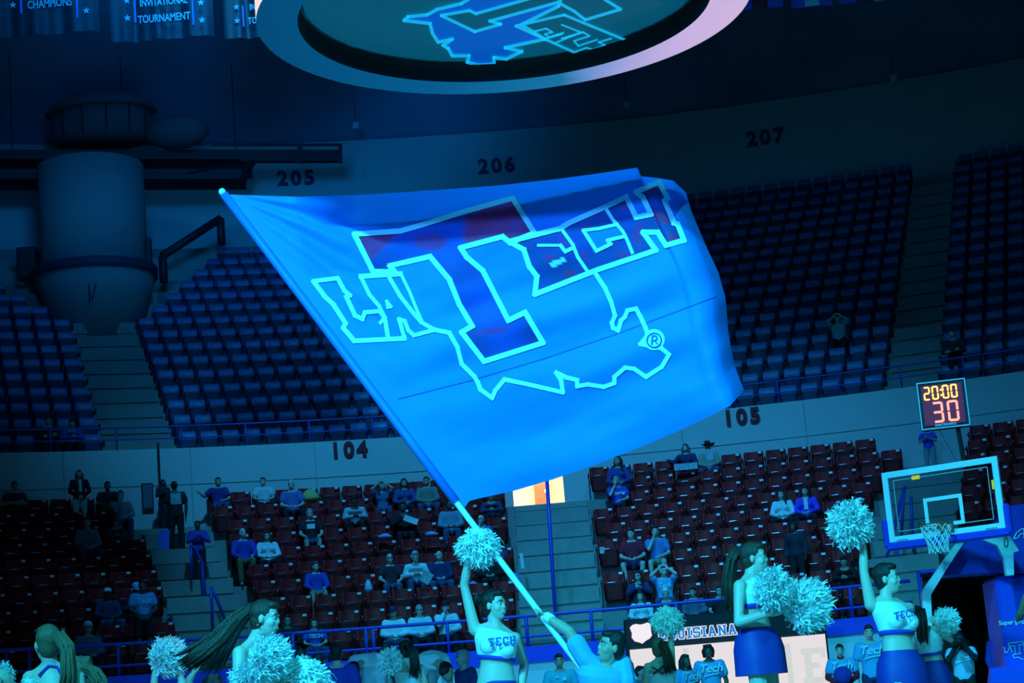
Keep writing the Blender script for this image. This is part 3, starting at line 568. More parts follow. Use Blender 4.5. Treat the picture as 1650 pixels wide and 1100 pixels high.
# stand behind the board
gs_b = at(1630, 1098, 31.6); gs_b.z = 0
st = thing('hoop_stand', 'blue padded hoop stand with sponsor lettering at the right edge', 'hoop stand', gs_b)
def extr(pts, Y, dep, m, nm, parent, base, bev=0):
    a = [at(x, y, Y)-base for x, y in pts]; b_ = [p+V((0, dep, 0)) for p in a]; n = len(a); mb = MB()
    mb.add(a+b_, [tuple(range(n)), tuple(range(2*n-1, n-1, -1))]+[(i, (i+1) % n, n+(i+1) % n, n+i) for i in range(n)]); return mb.obj(nm, m, parent)
extr([(1546, 884), (1571, 864), (1606, 848), (1624, 815), (1672, 808), (1672, 924), (1606, 921), (1516, 927)], 31.2, .7, mat('deep blue padding', (.012, .035, .42), .55, var=.08), 'boom_padding', st, gs_b)
extr([(1540, 876), (1553, 874), (1527, 914), (1506, 948), (1500, 958), (1507, 1100), (1494, 1100), (1486, 955), (1492, 944)], 30.9, .14, wh, 'support_arm', st, gs_b)
extr([(1571, 864), (1622, 855), (1642, 887), (1633, 890), (1634, 926), (1622, 927), (1618, 900), (1607, 878)], 30.6, .12, wh, 'side_plate', st, gs_b)
mb = strip([(1621+6*cos(2*pi*k/16)*.5, 873+8*sin(2*pi*k/16)) for k in range(16)], 1.2, lambda x, y: at(x, y, 30.58)-gs_b, True); mb.obj('plate_emblem', dark, st)
B1 = at(1606, 950, 31.3); zt2 = at(1606, 929, 31.3).z; W2 = 1.5
MB().box((B1.x-gs_b.x+W2/2, B1.y-gs_b.y+.5, zt2/2), (W2, 1.0, zt2), bev=.05).obj('base_padding', mat('bright blue padding', (.012, .09, .80), .5, var=.06), st)
extr([(1594, 1110), (1598, 1076), (1672, 1070), (1672, 1130), (1594, 1130)], 31.1, .2, MATS['bright blue padding'], 'base_foot', st, gs_b)
fz = lambda x, y: at(x, y, 31.28)
text_obj('sponsor_lettering', 'Super', .10, fz(1621, 1003), (1, 0, 0), (0, 0, 1), wh, st, .004, .003)
text_obj('sponsor_lettering', '1', .15, fz(1637, 1002), (1, 0, 0), (0, 0, 1), wh, st, .004, .006)
text_obj('sponsor_lettering', 'Foods', .10, fz(1653, 1001), (1, 0, 0), (0, 0, 1), wh, st, .004, .003)
Pst = lambda x, y: at(x, y, 31.28)-gs_b
LAT = [([(1616, 1043), (1619, 1043), (1619, 1051), (1624, 1050)], False), ([(1623, 1051), (1627, 1042), (1631, 1050)], False), ([(1625, 1036), (1648, 1033), (1649, 1038), (1642, 1039), (1643, 1052), (1647, 1052), (1634, 1054), (1636, 1052), (1635, 1040), (1626, 1041)], True), ([(1650, 1036), (1650, 1048), (1660, 1047)], False), ([(1632, 1054), (1634, 1060), (1640, 1058), (1648, 1062), (1658, 1060)], False)]
mb = MB()
for pl, cl in LAT: s = strip(pl, 1.3, Pst, cl); mb.add(s.v, s.f)
mb.obj('team_logo', wh, st)
mb = MB()
for pl, cl in (([(1633, 868), (1638, 858), (1646, 852), (1655, 850)], False), ([(1633, 868), (1640, 866), (1644, 860), (1660, 858)], False), ([(1650, 852), (1650, 866)], False)): s = strip(pl, 1.5, lambda x, y: at(x, y, 31.18)-gs_b, cl); mb.add(s.v, s.f)
mb.obj('team_logo', wh, st)
# shot clock on top of the board
sc_c = at(1520, 651, 29.9); sct = thing('shot_clock', 'square shot clock showing 20:00 above 30 over the backboard', 'shot clock', sc_c); sct.rotation_euler = (0, 0, R(-12))
hs = .355
MB().box((0, .09, 0), (2*hs+.03, .16, 2*hs+.03), bev=.015).obj('housing', dark, sct)
mb = MB(); lw = .016
for s in (-1, 1): mb.box((0, -.0, s*hs), (2*hs+lw, .03, lw)).box((s*hs, 0, 0), (lw, .03, 2*hs))
mb.obj('bezel', mat('brushed frame', (.6, .75, .8), .4, .2), sct)
MB().box((0, .0, 0), (2*hs-.1, .014, 2*hs-.1)).obj('display', mat('dark red display', (.03, .0, .02), .5, emit=(.05, .0, .025), es=1), sct)
amber = mat('amber digits', (.1, .05, 0), .5, emit=(1.0, .50, .08), es=2.6); redl = mat('red digits', (.1, .02, .02), .5, emit=(1.0, .22, .16), es=2.6)
SEG = {'0': 'abcdef', '2': 'abged', '3': 'abgcd'}
def seg7(mb, ch, x, z, w_, h, t):
    g = t*.28; S = {'a': (x+w_/2, z+h-t/2, w_-t-g, t), 'd': (x+w_/2, z+t/2, w_-t-g, t), 'g': (x+w_/2, z+h/2, w_-t-g, t), 'f': (x+t/2, z+h*.75-t*.1, t, h/2-t*.5-g), 'b': (x+w_-t/2, z+h*.75-t*.1, t, h/2-t*.5-g), 'e': (x+t/2, z+h*.25+t*.1, t, h/2-t*.5-g), 'c': (x+w_-t/2, z+h*.25+t*.1, t, h/2-t*.5-g)}
    for q in SEG[ch]: cx, cz, a, b_ = S[q]; mb.box((cx, -.02, cz), (a, .012, b_), bev=.004)
x = -.275
for ch, dx in (('2', .125), ('0', .155), ('0', .125), ('0', .1)): mb = MB(); seg7(mb, ch, x, .08, .10, .21, .024); mb.obj('digit', amber, sct); x += dx
MB().box((-.012, -.02, .22), (.026, .012, .026)).box((-.012, -.02, .14), (.026, .012, .026)).obj('colon', amber, sct)
for ch, x in (('3', -.175), ('0', .05)): mb = MB(); seg7(mb, ch, x, -.275, .165, .32, .034); mb.obj('digit', redl, sct)
text_obj('maker_lettering', 'DAKTRONICS', .05, (0, 0, 0), (1, 0, 0), (0, 0, 1), wh, None, .002, .001)
o = bpy.context.view_layer.objects.get('maker_lettering') or bpy.data.objects['maker_lettering']; o.parent = sct; m4 = face_mat((1, 0, 0), (0, 0, 1)).to_4x4(); m4.translation = V((0, -.02, -.315)); o.matrix_basis = m4
MB().tube([(.17, .1, -hs), (.2, .1, -.95)], .035).obj('mount_pole', dark, sct); MB().tube([(-.12, .05, -hs), (.08, .08, -.85)], .006, 5).obj('mount_wire', chrome, sct)
# ================================================================ FLAG
def pl_eval(P, t):
    L = [0]
    for a, b in zip(P, P[1:]): L.append(L[-1]+hypot(b[0]-a[0], b[1]-a[1]))
    s = t*L[-1]
    for i in range(len(P)-1):
        if s <= L[i+1]+1e-9: k = (s-L[i])/max(1e-9, L[i+1]-L[i]); return P[i][0]+(P[i+1][0]-P[i][0])*k, P[i][1]+(P[i+1][1]-P[i][1])*k
    return P[-1]
FT = [(363, 313), (480, 317), (600, 313), (700, 306), (800, 299), (900, 288), (960, 280), (1027, 270), (1033, 284), (1062, 287), (1085, 291), (1105, 310)]
FR = [(1105, 310), (1114, 340), (1135, 390), (1158, 440), (1169, 480), (1174, 540), (1184, 590), (1199, 628)]
FB = [(747, 820), (756, 807), (770, 803), (830, 790), (891, 772), (958, 749), (1020, 725), (1086, 697), (1140, 672), (1176, 654), (1199, 628)]
FH = [(363, 313), (411, 378), (489, 478), (544, 556), (598, 633), (675, 730), (747, 820)]
def coons(u, v):
    t, b, l, r = pl_eval(FT, u), pl_eval(FB, u), pl_eval(FH, v), pl_eval(FR, v); o = []
    for k in (0, 1):
        o.append((1-v)*t[k]+v*b[k]+(1-u)*l[k]+u*r[k]-((1-u)*(1-v)*FT[0][k]+u*(1-v)*FT[-1][k]+(1-u)*v*FB[0][k]+u*v*FB[-1][k]))
    return o
def sm(x): x = max(0, min(1, x)); return x*x*(3-2*x)
def fdepth(u, v, x, y):
    Y = 15.05+.30*sin(pi*min(1, u*1.05))*(.35+.65*v)-.25*u
    a = atan2(y-306, x-350)
    Y += .016*sin(a*30+.8*noise.noise(V((x*.004, y*.004, 0)))*3)*sm(1-u*1.5)*sm(u*8)
    Y += .017*sin((x*.30+y*1.0)*.055+2*noise.noise(V((x*.005, y*.006, 3))))*sm(u*4)*sm((1-u)*5)*(.25+.75*sm((v-.2)*3))
    Y += .03*noise.noise(V((x*.004, y*.006, 7)))*sm(u*5)+.011*noise.noise(V(((x*.9-y*.4)*.008, (y+x*.4)*.03, 2)))*sm(u*6)
    lim = .075+.03*sin(u*5)
    if v < lim and u > .12: Y -= .50*(1-v/lim)*sm((u-.12)*6)
    if u > .90: Y += .30*((u-.90)/.10)**2+.012*sin(v*31)*sm((u-.9)*12)
    return Y
NUg, NVg = 230, 165; gp = []; gw = []
fb = at(747, 820, 15.05)
for j in range(NVg+1):
    for i in range(NUg+1):
        u, v = i/NUg, j/NVg; x, y = coons(u, v); gp.append((x, y)); gw.append(at(x, y, fdepth(u, v, x, y))-fb)
TP = [(571, 377), (645, 372), (680, 362), (747, 341), (826, 319), (861, 375), (822, 391), (810, 381), (742, 399), (752, 414), (778, 436), (819, 516), (846, 503), (875, 552), (780, 582), (744, 535), (761, 525), (740, 490), (724, 450), (693, 413), (628, 428), (636, 438), (601, 437)]
ECH = [(820, 389), (902, 368), (917, 359), (975, 333), (1009, 317), (1025, 350), (1049, 345), (1036, 318), (1025, 309), (1062, 293), (1076, 320), (1071, 323), (1086, 359), (1092, 361), (1102, 387), (1073, 395), (1060, 374), (1036, 374), (1046, 388), (1057, 403), (964, 434), (862, 474), (865, 445), (853, 429), (844, 402)]
CH_ = [(940, 371), (965, 368), (993, 362), (1002, 376), (984, 392), (961, 404)]
EB_ = [(884, 424), (908, 414), (913, 420), (889, 433)]
mesh_f = []; mi = []; pc = []
AZ, RD, BL, NV, WH = V((.006, .30, 1.0)), V((.92, .02, .16)), V((.015, .09, .66)), V((.02, .06, .34)), V((.78, .98, 1.0))
for x, y in gp:                                         # printed colours of the cloth, with see-through shadow patches painted in
    c = AZ
    if 560 < x < 1110 and 285 < y < 590:
        n_ = noise.noise(V((x*.012, y*.012, 5))); n2 = noise.noise(V((x*.035+y*.012, y*.05-x*.015, 9)))
        if inpoly(x, y, TP):
            w_ = max(sm((x-744+(y-345)*.1)/14)*sm((396-y)/8), sm((372+(652-x)*.95-y)/12)*sm((656-x)/10), .75*sm(1.6-((x-694)/26)**2-((y-390)/13)**2+n_*.5), .6*sm(1.4-((x-792)/30)**2-((y-533-(792-x)*.1)/6)**2))
            c = BL.lerp(RD, w_*(.85+.3*n2)).lerp(NV, max(0, min(.8, .35+n_*1.2))*(1-w_))
        elif inpoly(x, y, ECH) and not inpoly(x, y, CH_): c = NV.lerp(RD, .7*sm((n2-.12)*3.2)).lerp(BL, max(0, min(.6, .2+n_)))
        if inpoly(x, y, EB_): c = WH
    pc.append(c)
for j in range(NVg):
    for i in range(NUg): q = j*(NUg+1)+i; mesh_f.append((q, q+1, q+NUg+2, q+NUg+1)); mi.append(0)
flag_b = mat('azure flag nylon', (.006, .30, 1.0), .6, var=.05, scale=1.5, trans=.28); 
nt = flag_b.node_tree; at_ = nt.nodes.new('ShaderNodeVertexColor'); at_.layer_name = 'print'
for n_ in [n for n in nt.nodes if n.type in ('BSDF_PRINCIPLED', 'BSDF_TRANSLUCENT')]: nt.links.new(at_.outputs[0], n_.inputs[0])
flag_n = mat('flag print blue', (.02, .09, .62), .6, var=.18, scale=3, trans=.2); flag_k = mat('flag print navy', (.02, .07, .36), .6, var=.3, scale=4, trans=.15); flag_w = mat('flag print white', (.78, .98, 1), .6, var=.03)
flag = thing('team_flag', 'huge azure team flag with LA TECH emblem flying from a slanted pole', 'flag', fb)
me = bpy.data.meshes.new('flag_cloth'); me.from_pydata(gw, [], mesh_f)
me.materials.append(flag_b); ca = me.color_attributes.new('print', 'FLOAT_COLOR', 'POINT')
ca.data.foreach_set('color', [q for c in pc for q in (c[0], c[1], c[2], 1.0)])
me.polygons.foreach_set('material_index', mi); me.polygons.foreach_set('use_smooth', [True]*len(mi)); link('cloth', me, flag)
bvh = BVHTree.FromPolygons(gw, mesh_f); eye = V((0, 0, CAMZ))-fb
def PF(off):
    def f(x, y):
        h, n_, i, d = bvh.ray_cast(eye, ray(x, y))
        return None if h is None else h-ray(x, y)*off
    return f
strokes = [(TP, True, 7.5), (ECH, True, 7.5), ([(940, 371), (965, 368), (995, 361)], False, 4.5), ([(940, 371), (961, 404), (984, 393), (979, 387), (1008, 380)], False, 5),
 ([(905, 369), (923, 394), (931, 414), (946, 436)], False, 4.5), ([(977, 337), (987, 353), (1003, 372), (1010, 385), (1019, 407)], False, 4.5), ([(867, 395), (903, 395)], False, 3.5), ([(903, 395), (911, 405), (925, 398)], False, 5),
 ([(505, 453), (544, 448), (555, 468), (564, 476), (558, 478), (572, 508), (584, 514), (588, 503), (612, 501), (620, 512), (625, 542)], False, 6), ([(505, 453), (524, 478), (537, 490), (557, 521), (553, 528), (571, 549), (652, 545)], False, 6.5),
 ([(581, 445), (595, 474), (611, 493), (620, 511), (613, 520)], False, 5), ([(581, 445), (646, 441)], False, 7), ([(628, 448), (645, 477), (666, 504), (679, 519), (700, 531)], False, 5.5), ([(646, 441), (660, 470), (672, 500), (680, 517)], False, 4), ([(652, 545), (643, 514), (652, 517), (658, 532), (667, 540), (701, 531)], False, 5.5), ([(623, 485), (630, 494), (625, 495)], True, 4),
 ([(700, 531), (724, 536), (737, 559), (744, 586), (764, 606), (770, 616), (774, 627), (793, 641), (798, 629), (813, 611), (860, 621), (907, 632), (904, 612), (896, 600), (913, 608), (930, 612), (930, 622), (947, 619), (973, 623), (990, 617), (990, 607), (1007, 592), (1022, 594), (1041, 607), (1066, 591), (1078, 571), (1066, 561), (1032, 554), (1044, 540), (1041, 530), (1033, 512), (1025, 497), (1011, 500), (1007, 510), (1001, 516), (996, 532), (988, 528), (986, 520), (991, 508), (985, 487), (975, 464), (958, 438)], False, 6)]
mb = MB()
for pl, cl, w_ in strokes: s = strip(pl, w_+1, PF(.010), cl); mb.add(s.v, s.f)
P_ = PF(.009); mb.poly([P_(1054+17*cos(2*pi*k/24), 547+17*sin(2*pi*k/24)) for k in range(24)]); mb.obj('emblem_outline', flag_w, flag, True)
mb = strip([(1054+11.5*cos(2*pi*k/24), 548+11.5*sin(2*pi*k/24)) for k in range(24)], 2, PF(.016), True)
for pl in ([(1050, 555), (1051, 541), (1057, 541), (1059, 545), (1056, 548), (1051, 549)], [(1055, 548), (1059, 554)]): s = strip(pl, 2, PF(.016)); mb.add(s.v, s.f)
mb.obj('registered_mark', flag_n, flag)
mb = strip([(642, 642), (760, 612), (880, 576), (1000, 535), (1155, 477)], 1.8, PF(.006)); mb.obj('seam', mat('seam blue', (.01, .12, .5), .6), flag)
pA, pB = at(358, 309, 15.05), at(868, 985, 14.87); pole_pts = [pA.lerp(pB, t/8) for t in range(10)]; pole_pts.append(pA.lerp(pB, 1.16))
shift(MB().tube(pole_pts, .024), fb).obj('pole', mat('white fibreglass pole', (.9, .95, .95), .35, var=.03), flag, True)
slv = [at(x, y, 15.045) for x, y in ((362, 313), (411, 377), (489, 477), (544, 555), (598, 632), (675, 729), (747, 820))]
shift(MB().tube([pA.lerp(pB, t) for t in (.006, .15, .3, .45, .6, .75)], .034), fb).obj('pole_sleeve', mat('sleeve blue', (.01, .20, .85), .55), flag, True)
shift(MB().ell(pole_pts[0], .03, .03, .03), fb).obj('pole_tip', MATS['white fibreglass pole'], flag, True)
# ================================================================ POMPOMS
pom_m = mat('white pompom streamers', (.92, .94, .94), .5, var=.05, scale=20, trans=.12)
def pom_mesh(seed, n=1100, R0=.19):
    rnd = random.Random(seed); mb = MB()
    for k in range(n):
        d = V((rnd.gauss(0, 1), rnd.gauss(0, 1), rnd.gauss(0, 1))).normalized(); L = R0*rnd.uniform(.70, 1.0); sd = d.cross(V((rnd.gauss(0, 1), rnd.gauss(0, 1), rnd.gauss(0, 1)))).normalized(); w_ = rnd.uniform(.005, .009); b_ = d.cross(sd); cu = rnd.uniform(-.13, .13); pr = None; vs = []; fs = []
        for i, t in enumerate((.15, .5, .78, 1.0, 1.08)):
            c = d*L*t+b_*(cu*t*t)+sd*(.03*rnd.uniform(-1, 1)*t)+V((0, 0, -.06*t**3)); tw = sd.lerp(b_, .25*i*rnd.random()).normalized()*w_*(1.3 if i < 4 else .4); vs += [c-tw, c+tw]
        mb.add(vs, [(2*i, 2*i+1, 2*i+3, 2*i+2) for i in range(4)])
    mb.ell((0, 0, 0), R0*.7, R0*.7, R0*.7); return mb.mesh('streamers', pom_m)
POM = [pom_mesh(1), pom_mesh(2), pom_mesh(5)]; handle_m = mat('pompom handle', (.7, .75, .75), .4); HND = MB().tube([(-.05, 0, 0), (.05, 0, 0)], .014).mesh('handle', handle_m, True)
def pom(x, y, Y, rpx, label, k=0):
    t = thing('pompom', label, 'pompom', at(x, y, Y), 0, 'white cheer pompoms'); s = rpx*Y/FPX/.2; t.scale = (s*1.08, s, s*.96); t.rotation_euler = (k*.7, k*1.3, k*2.1)
    link('streamers', POM[k % 3], t); link('handle', HND, t); return t
# ================================================================ PEOPLE
def remesh(mb, voxel, name, m, it=3):
    me = bpy.data.meshes.new('tmp'); me.from_pydata(mb.v, [], mb.f); bm = bmesh.new(); bm.from_mesh(me); bmesh.ops.recalc_face_normals(bm, faces=bm.faces[:]); bm.to_mesh(me); bm.free()
    o = bpy.data.objects.new('tmp', me); COL.objects.link(o); md = o.modifiers.new('r', 'REMESH'); md.mode = 'VOXEL'; md.voxel_size = voxel; md.use_smooth_shade = True
    if it: sm_ = o.modifiers.new('s', 'SMOOTH'); sm_.iterations = it; sm_.factor = .5
    dg = bpy.context.evaluated_depsgraph_get(); r = bpy.data.meshes.new_from_object(o.evaluated_get(dg)); bpy.data.objects.remove(o); bpy.data.meshes.remove(me)
    r.name = name; r.materials.clear(); r.materials.append(m); r.polygons.foreach_set('use_smooth', [True]*len(r.polygons)); return r
def ring(c, rt, fw, a, b, n=22): return [c+rt*(a*cos(2*pi*k/n))+fw*(b*sin(2*pi*k/n)*(1 if sin(2*pi*k/n) > 0 else 1)) for k in range(n)]
def frames(J):
    sp = (J['nec']-J['pel']).normalized(); sv = (J['shR']-J['shL']).normalized(); hv = (J['hiR']-J['hiL']).normalized(); return sp, sv, hv
def torso(mb, J, s, fem, inf=0., t0=-.2, t1=1.0, flat=False, fat=1.0):
    sp, sv, hv = frames(J); pel, che, nec = J['pel'], J['che'], J['nec']
    W = ((-.2, .13, .095), (0, .165, .115), (.22, .142, .105), (.42, .122, .092), (.62, .142, .105), (.80, .158, .108), (.93, .135, .085), (1.0, .062, .058)) if fem else ((-.2, .13, .10), (0, .16, .115), (.22, .152, .11), (.42, .15, .108), (.62, .172, .118), (.80, .188, .118), (.93, .165, .09), (1.0, .07, .062))
    def P(t): return pel.lerp(che, t/.72) if t < .72 else che.lerp(nec, (t-.72)/.28)
    def S(t):
        for (a, wa, da), (b, wb, db) in zip(W, W[1:]):
            if a <= t <= b: k = (t-a)/(b-a); return wa+(wb-wa)*k, da+(db-da)*k
        return W[-1][1:]
    ts = sorted({t0, t1} | {w[0] for w in W if t0 < w[0] < t1}); rings = []
    for t in ts:
        a, b = S(t); rt = hv.lerp(sv, max(0, min(1, t))).normalized(); fw = sp.cross(rt).normalized(); ft = fat if t < .7 else 1; rings.append(ring(P(t), rt, fw, (a*s*ft+inf), (b*s*ft+inf)))
    mb.loft(rings)
    if fem and t0 < .7 < t1:
        rt = sv; fw = -sp.cross(sv).normalized(); fw = J['cf']
        for q in (-1, 1): mb.ell(P(.70)+rt*q*.07*s+fw*.085*s, .058*s+inf, .058*s+inf, .058*s+inf)
    return mb
def hand(mb, J, k, s, fingers=True):
    e, w_ = J['el'+k], J['wr'+k]; d = (w_-e).normalized(); pn = J.get('pn'+k)
    if pn is None: pn = d.cross(V((0, 0, 1))); pn = V((1, 0, 0)) if pn.length < .1 else pn.normalized()
    sd = d.cross(pn).normalized(); g = J.get('grip'+k, .35)
    mb.loft([ring(w_+d*t*s, sd, pn, a*s, b*s, 10) for t, a, b in ((-.01, .026, .022), (.03, .036, .017), (.07, .042, .016), (.095, .038, .013))])
    for i, (o, L) in enumerate(((-.031, .062), (-.011, .074), (.010, .070), (.030, .055))):
        b0 = w_+d*.085*s+sd*o*s; m1 = b0+(d*cos(g)+pn*sin(g)+sd*o*.8)*(L*.55*s); m2 = m1+(d*cos(g*2.6)+pn*sin(g*2.6))*(L*.5*s)
        mb.cap_(b0, .0095*s, m1, .009*s, 6); mb.cap_(m1, .009*s, m2, .0075*s, 6)
    t0 = w_+d*.025*s-sd*.03*s; t1 = t0+(d*.55-sd*.6+pn*.35).normalized()*.045*s; mb.cap_(t0, .013*s, t1, .0105*s, 6); mb.cap_(t1, .0105*s, t1+(d*.8+pn*.4).normalized()*.035*s, .008*s, 6)
def head(mb, J, s):
    h, f, u = J['hea'], J['face'].normalized(), J['hup'].normalized(); u = (u-f*u.dot(f)).normalized(); r = f.cross(u); rot = M((r, f, u)).transposed(); q = lambda x, y, z: h+(r*x+f*y+u*z)*s
    mb.ell(q(0, -.012, .028), .073*s, .092*s, .092*s, rot, 14, 10); mb.ell(q(0, .028, -.035), .058*s, .062*s, .085*s, rot, 12, 8); mb.ell(q(0, .05, -.088), .03*s, .03*s, .024*s, rot)
    for k in (-1, 1): mb.ell(q(k*.04, .052, -.03), .024*s, .028*s, .028*s, rot); mb.ell(q(k*.075, -.005, -.01), .011*s, .019*s, .03*s, rot); mb.ell(q(k*.03, .072, .024), .028*s, .014*s, .01*s, rot)
    mb.cap_(q(0, .076, .022), .0095*s, q(0, .094, -.022), .0095*s, 8); mb.cap_(q(-.008, .086, -.027), .0085*s, q(.008, .086, -.027), .0085*s, 8); mb.ell(q(0, .079, -.058), .026*s, .014*s, .022*s, rot)
    mb.cap_(J['nec']-u*.02*s, .054*s, h-f*.02*s-u*.05*s, .050*s)
def body(J, s, fem, fat=1.):
    mb = MB(); torso(mb, J, s, fem, 0, fat=fat); head(mb, J, s); fa = .88 if fem else 1.0
    for k in 'LR':
        mb.cap_(J['nec'].lerp(J['hea'], .12), .040*s, J['nec'].lerp(J['sh'+k], .8), .036*s)
        mb.cap_(J['che'].lerp(J['nec'], .45), .06*s, J['sh'+k], .056*s*fa); mb.cap_(J['sh'+k], .056*s*fa, J['el'+k], .041*s*fa); mb.cap_(J['el'+k], .041*s*fa, J['el'+k].lerp(J['wr'+k], .35), .043*s*fa); mb.cap_(J['el'+k].lerp(J['wr'+k], .35), .043*s*fa, J['wr'+k], .027*s); hand(mb, J, k, s)
        mb.cap_(J['hi'+k], .092*s, J['kn'+k], .056*s); mb.cap_(J['kn'+k], .056*s, J['kn'+k].lerp(J['an'+k], .35), .056*s); mb.cap_(J['kn'+k].lerp(J['an'+k], .35), .056*s, J['an'+k], .036*s)
        toe = J['toe']; mb.cap_(J['an'+k]-V((0, 0, .045*s)), .035*s, J['an'+k]+toe*.15*s-V((0, 0, .055*s)), .028*s)
    return mb
def top_mb(J, s, fem, sleeve, inf=.016, t0=-.12, t1=.965, fat=1.):
    mb = MB(); torso(mb, J, s, fem, inf, t0, t1, fat=fat); fa = .9 if fem else 1.0
    for k in 'LR':
        sh, el, wr = J['sh'+k], J['el'+k], J['wr'+k]; mb.cap_(J['che'].lerp(J['nec'], .5), .06*s+inf, sh, .058*s*fa+inf)
        if sleeve == 1: mb.cap_(sh, .060*s*fa+inf, sh.lerp(el, .55), .056*s*fa+inf*1.6)
        if sleeve == 2: mb.cap_(sh, .060*s*fa+inf, el, .046*s+inf); mb.cap_(el, .046*s+inf, el.lerp(wr, .9), .034*s+inf)
    return mb
def legs_mb(J, s, fem, frac, inf=.014, fat=1.):        # frac: 1 trousers, .5 shorts
    mb = MB(); torso(mb, J, s, fem, inf, -.2, .18, fat=fat)
    for k in 'LR':
        hi, kn, an = J['hi'+k], J['kn'+k], J['an'+k]
        if frac < 1: mb.cap_(hi, .095*s+inf, hi.lerp(kn, .75), .07*s+inf)
        else: mb.cap_(hi, .094*s+inf, kn, .060*s+inf); mb.cap_(kn, .060*s+inf, kn.lerp(an, .93), .048*s+inf)
    return mb
def hframe(J):
    h, f, u = J['hea'], J['face'].normalized(), J['hup'].normalized(); u = (u-f*u.dot(f)).normalized(); r = f.cross(u); return h, r, f, u, M((r, f, u)).transposed()
def hair_mb(J, s, style, pony=None, seed=1):
    h, r, f, u, rot = hframe(J); q = lambda x, y, z: h+(r*x+f*y+u*z)*s; mb = MB()
    if style in ('short', 'pony', 'bun', 'long', 'curly'):
        mb.ell(q(0, -.024, .036), .081*s, .094*s, .094*s, rot, 16, 10); mb.ell(q(0, -.045, -.02), .074*s, .062*s, .075*s, rot, 12, 8)
        mb.ell(q(0, .03, .085), .062*s, .055*s, .034*s, rot, 12, 7)
    if style == 'long':
        for x in (-.06, 0, .06): mb.cap_(q(x, -.05, 0), .055*s, q(x*1.35, -.07, -.27), .04*s)
        for x in (-1, 1): mb.cap_(q(x*.07, -.01, .0), .035*s, q(x*.10, .01, -.24), .03*s)
    if style == 'curly':
        rn = random.Random(seed)
        for k in range(46): a = rn.uniform(0, 2*pi); t = rn.uniform(-.7, 1); y = cos(a)*.085*sqrt(1-t*t*.6)-.03; mb.ell(q(sin(a)*.088*sqrt(1-t*t*.6), min(y, .05), t*.09+.035 if y > .02 else t*.11), .027*s, .027*s, .027*s, None, 6, 5)
    if style == 'bun': mb.ell(q(0, -.11, .06), .05*s, .045*s, .045*s, rot)
    return mb
def strands(path, r0, r1, n=16, seed=2, spread=1.0, flat=1.0):
    rn = random.Random(seed); mb = MB(); P = [V(p) for p in path]
    for k in range(n*3):
        a = rn.uniform(0, 2*pi); rad = sqrt(rn.random()); off = V((cos(a), sin(a)*flat, rn.uniform(-1, 1)*.7))*rad; j = V((rn.gauss(0, 1), rn.gauss(0, 1), rn.gauss(0, 1)))*.25; m = len(P); L = rn.uniform(.85, 1.0)
        pts = [p+off*(r0+(r1-r0)*(i/(m-1)))*spread+j*r1*(i/(m-1))**2 for i, p in enumerate(P)]; pts[-1] = pts[-2].lerp(pts[-1], L); mb.tube(pts, [r0*.25]+[max(r0, r1)*.20]*(m-2)+[.003], 5)
    return mb
eye_w = mat('eye white', (.85, .85, .85), .3); iris = mat('dark iris', (.02, .015, .01), .3); lip = mat('lips', (.45, .14, .13), .5); browm = mat('dark brows', (.05, .03, .02), .8)
def face_parts(J, s, root, base, smile=False, lipm=None):
    h, r, f, u, rot = hframe(J); q = lambda x, y, z: h+(r*x+f*y+u*z)*s-base
    for k in (-1, 1):
        e = MB().ell(q(k*.031, .0755, .006), .0145*s, .009*s, .0065*s, rot, 8, 6).obj('eye', eye_w, root, True); MB().ell(q(k*.031, .0815, .006), .0065*s, .004*s, .006*s, rot, 8, 5).obj('iris', iris, e, True)
        MB().cap_(q(k*.017, .092, .028), .0045*s, q(k*.048, .078, .029), .0035*s, 6).obj('eyebrow', browm, root, True)
    m_ = MB().ell(q(0, .0865, -.066), .024*s, .008*s, .0095*s if smile else .007*s, rot, 10, 6).obj('mouth', lipm or lip, root, True)
    if smile: MB().ell(q(0, .0905, -.064), .018*s, .005*s, .0045*s, rot, 8, 5).obj('teeth', eye_w, m_, True)
SK = {'light': mat('light skin', (.74, .50, .40), .5, var=.05), 'tan': mat('tan skin', (.55, .36, .26), .5, var=.05), 'dark': mat('deep brown skin', (.15, .085, .06), .5, var=.08)}
HC = {'black': mat('black hair', (.012, .010, .010), .45), 'brown': mat('brown hair', (.06, .032, .02), .45, var=.4, scale=30), 'blond': mat('dark blond hair', (.17, .11, .06), .45, var=.4, scale=30), 'grey': mat('grey hair', (.45, .45, .45), .6, var=.2, scale=30), 'white': mat('white hair', (.8, .8, .78), .6)}
CL = {}
for h_ in HC.values():                                   # stretched strand grain
    nt = h_.node_tree; nz = [n for n in nt.nodes if n.type == 'TEX_NOISE'][0]; mp = nt.nodes.new('ShaderNodeMapping'); mp.inputs['Scale'].default_value = (9, 9, 1.2); tcn = [n for n in nt.nodes if n.type == 'TEX_COORD'][0]
    nt.links.new(tcn.outputs['Object'], mp.inputs[0]); nt.links.new(mp.outputs[0], nz.inputs['Vector']); nz.inputs['Scale'].default_value = 16
    bn = nt.nodes.new('ShaderNodeBump'); bn.inputs['Strength'].default_value = .55; bn.inputs['Distance'].default_value = .02; nt.links.new(nz.outputs[0], bn.inputs['Height']); nt.links.new(bn.outputs[0], nt.nodes['Principled BSDF'].inputs['Normal'])
def cloth(c, rough=.85):
    k = tuple(round(x, 3) for x in c)
    if k not in CL: CL[k] = mat('cloth %d' % len(CL), c, rough, var=.1, scale=6)
    return CL[k]
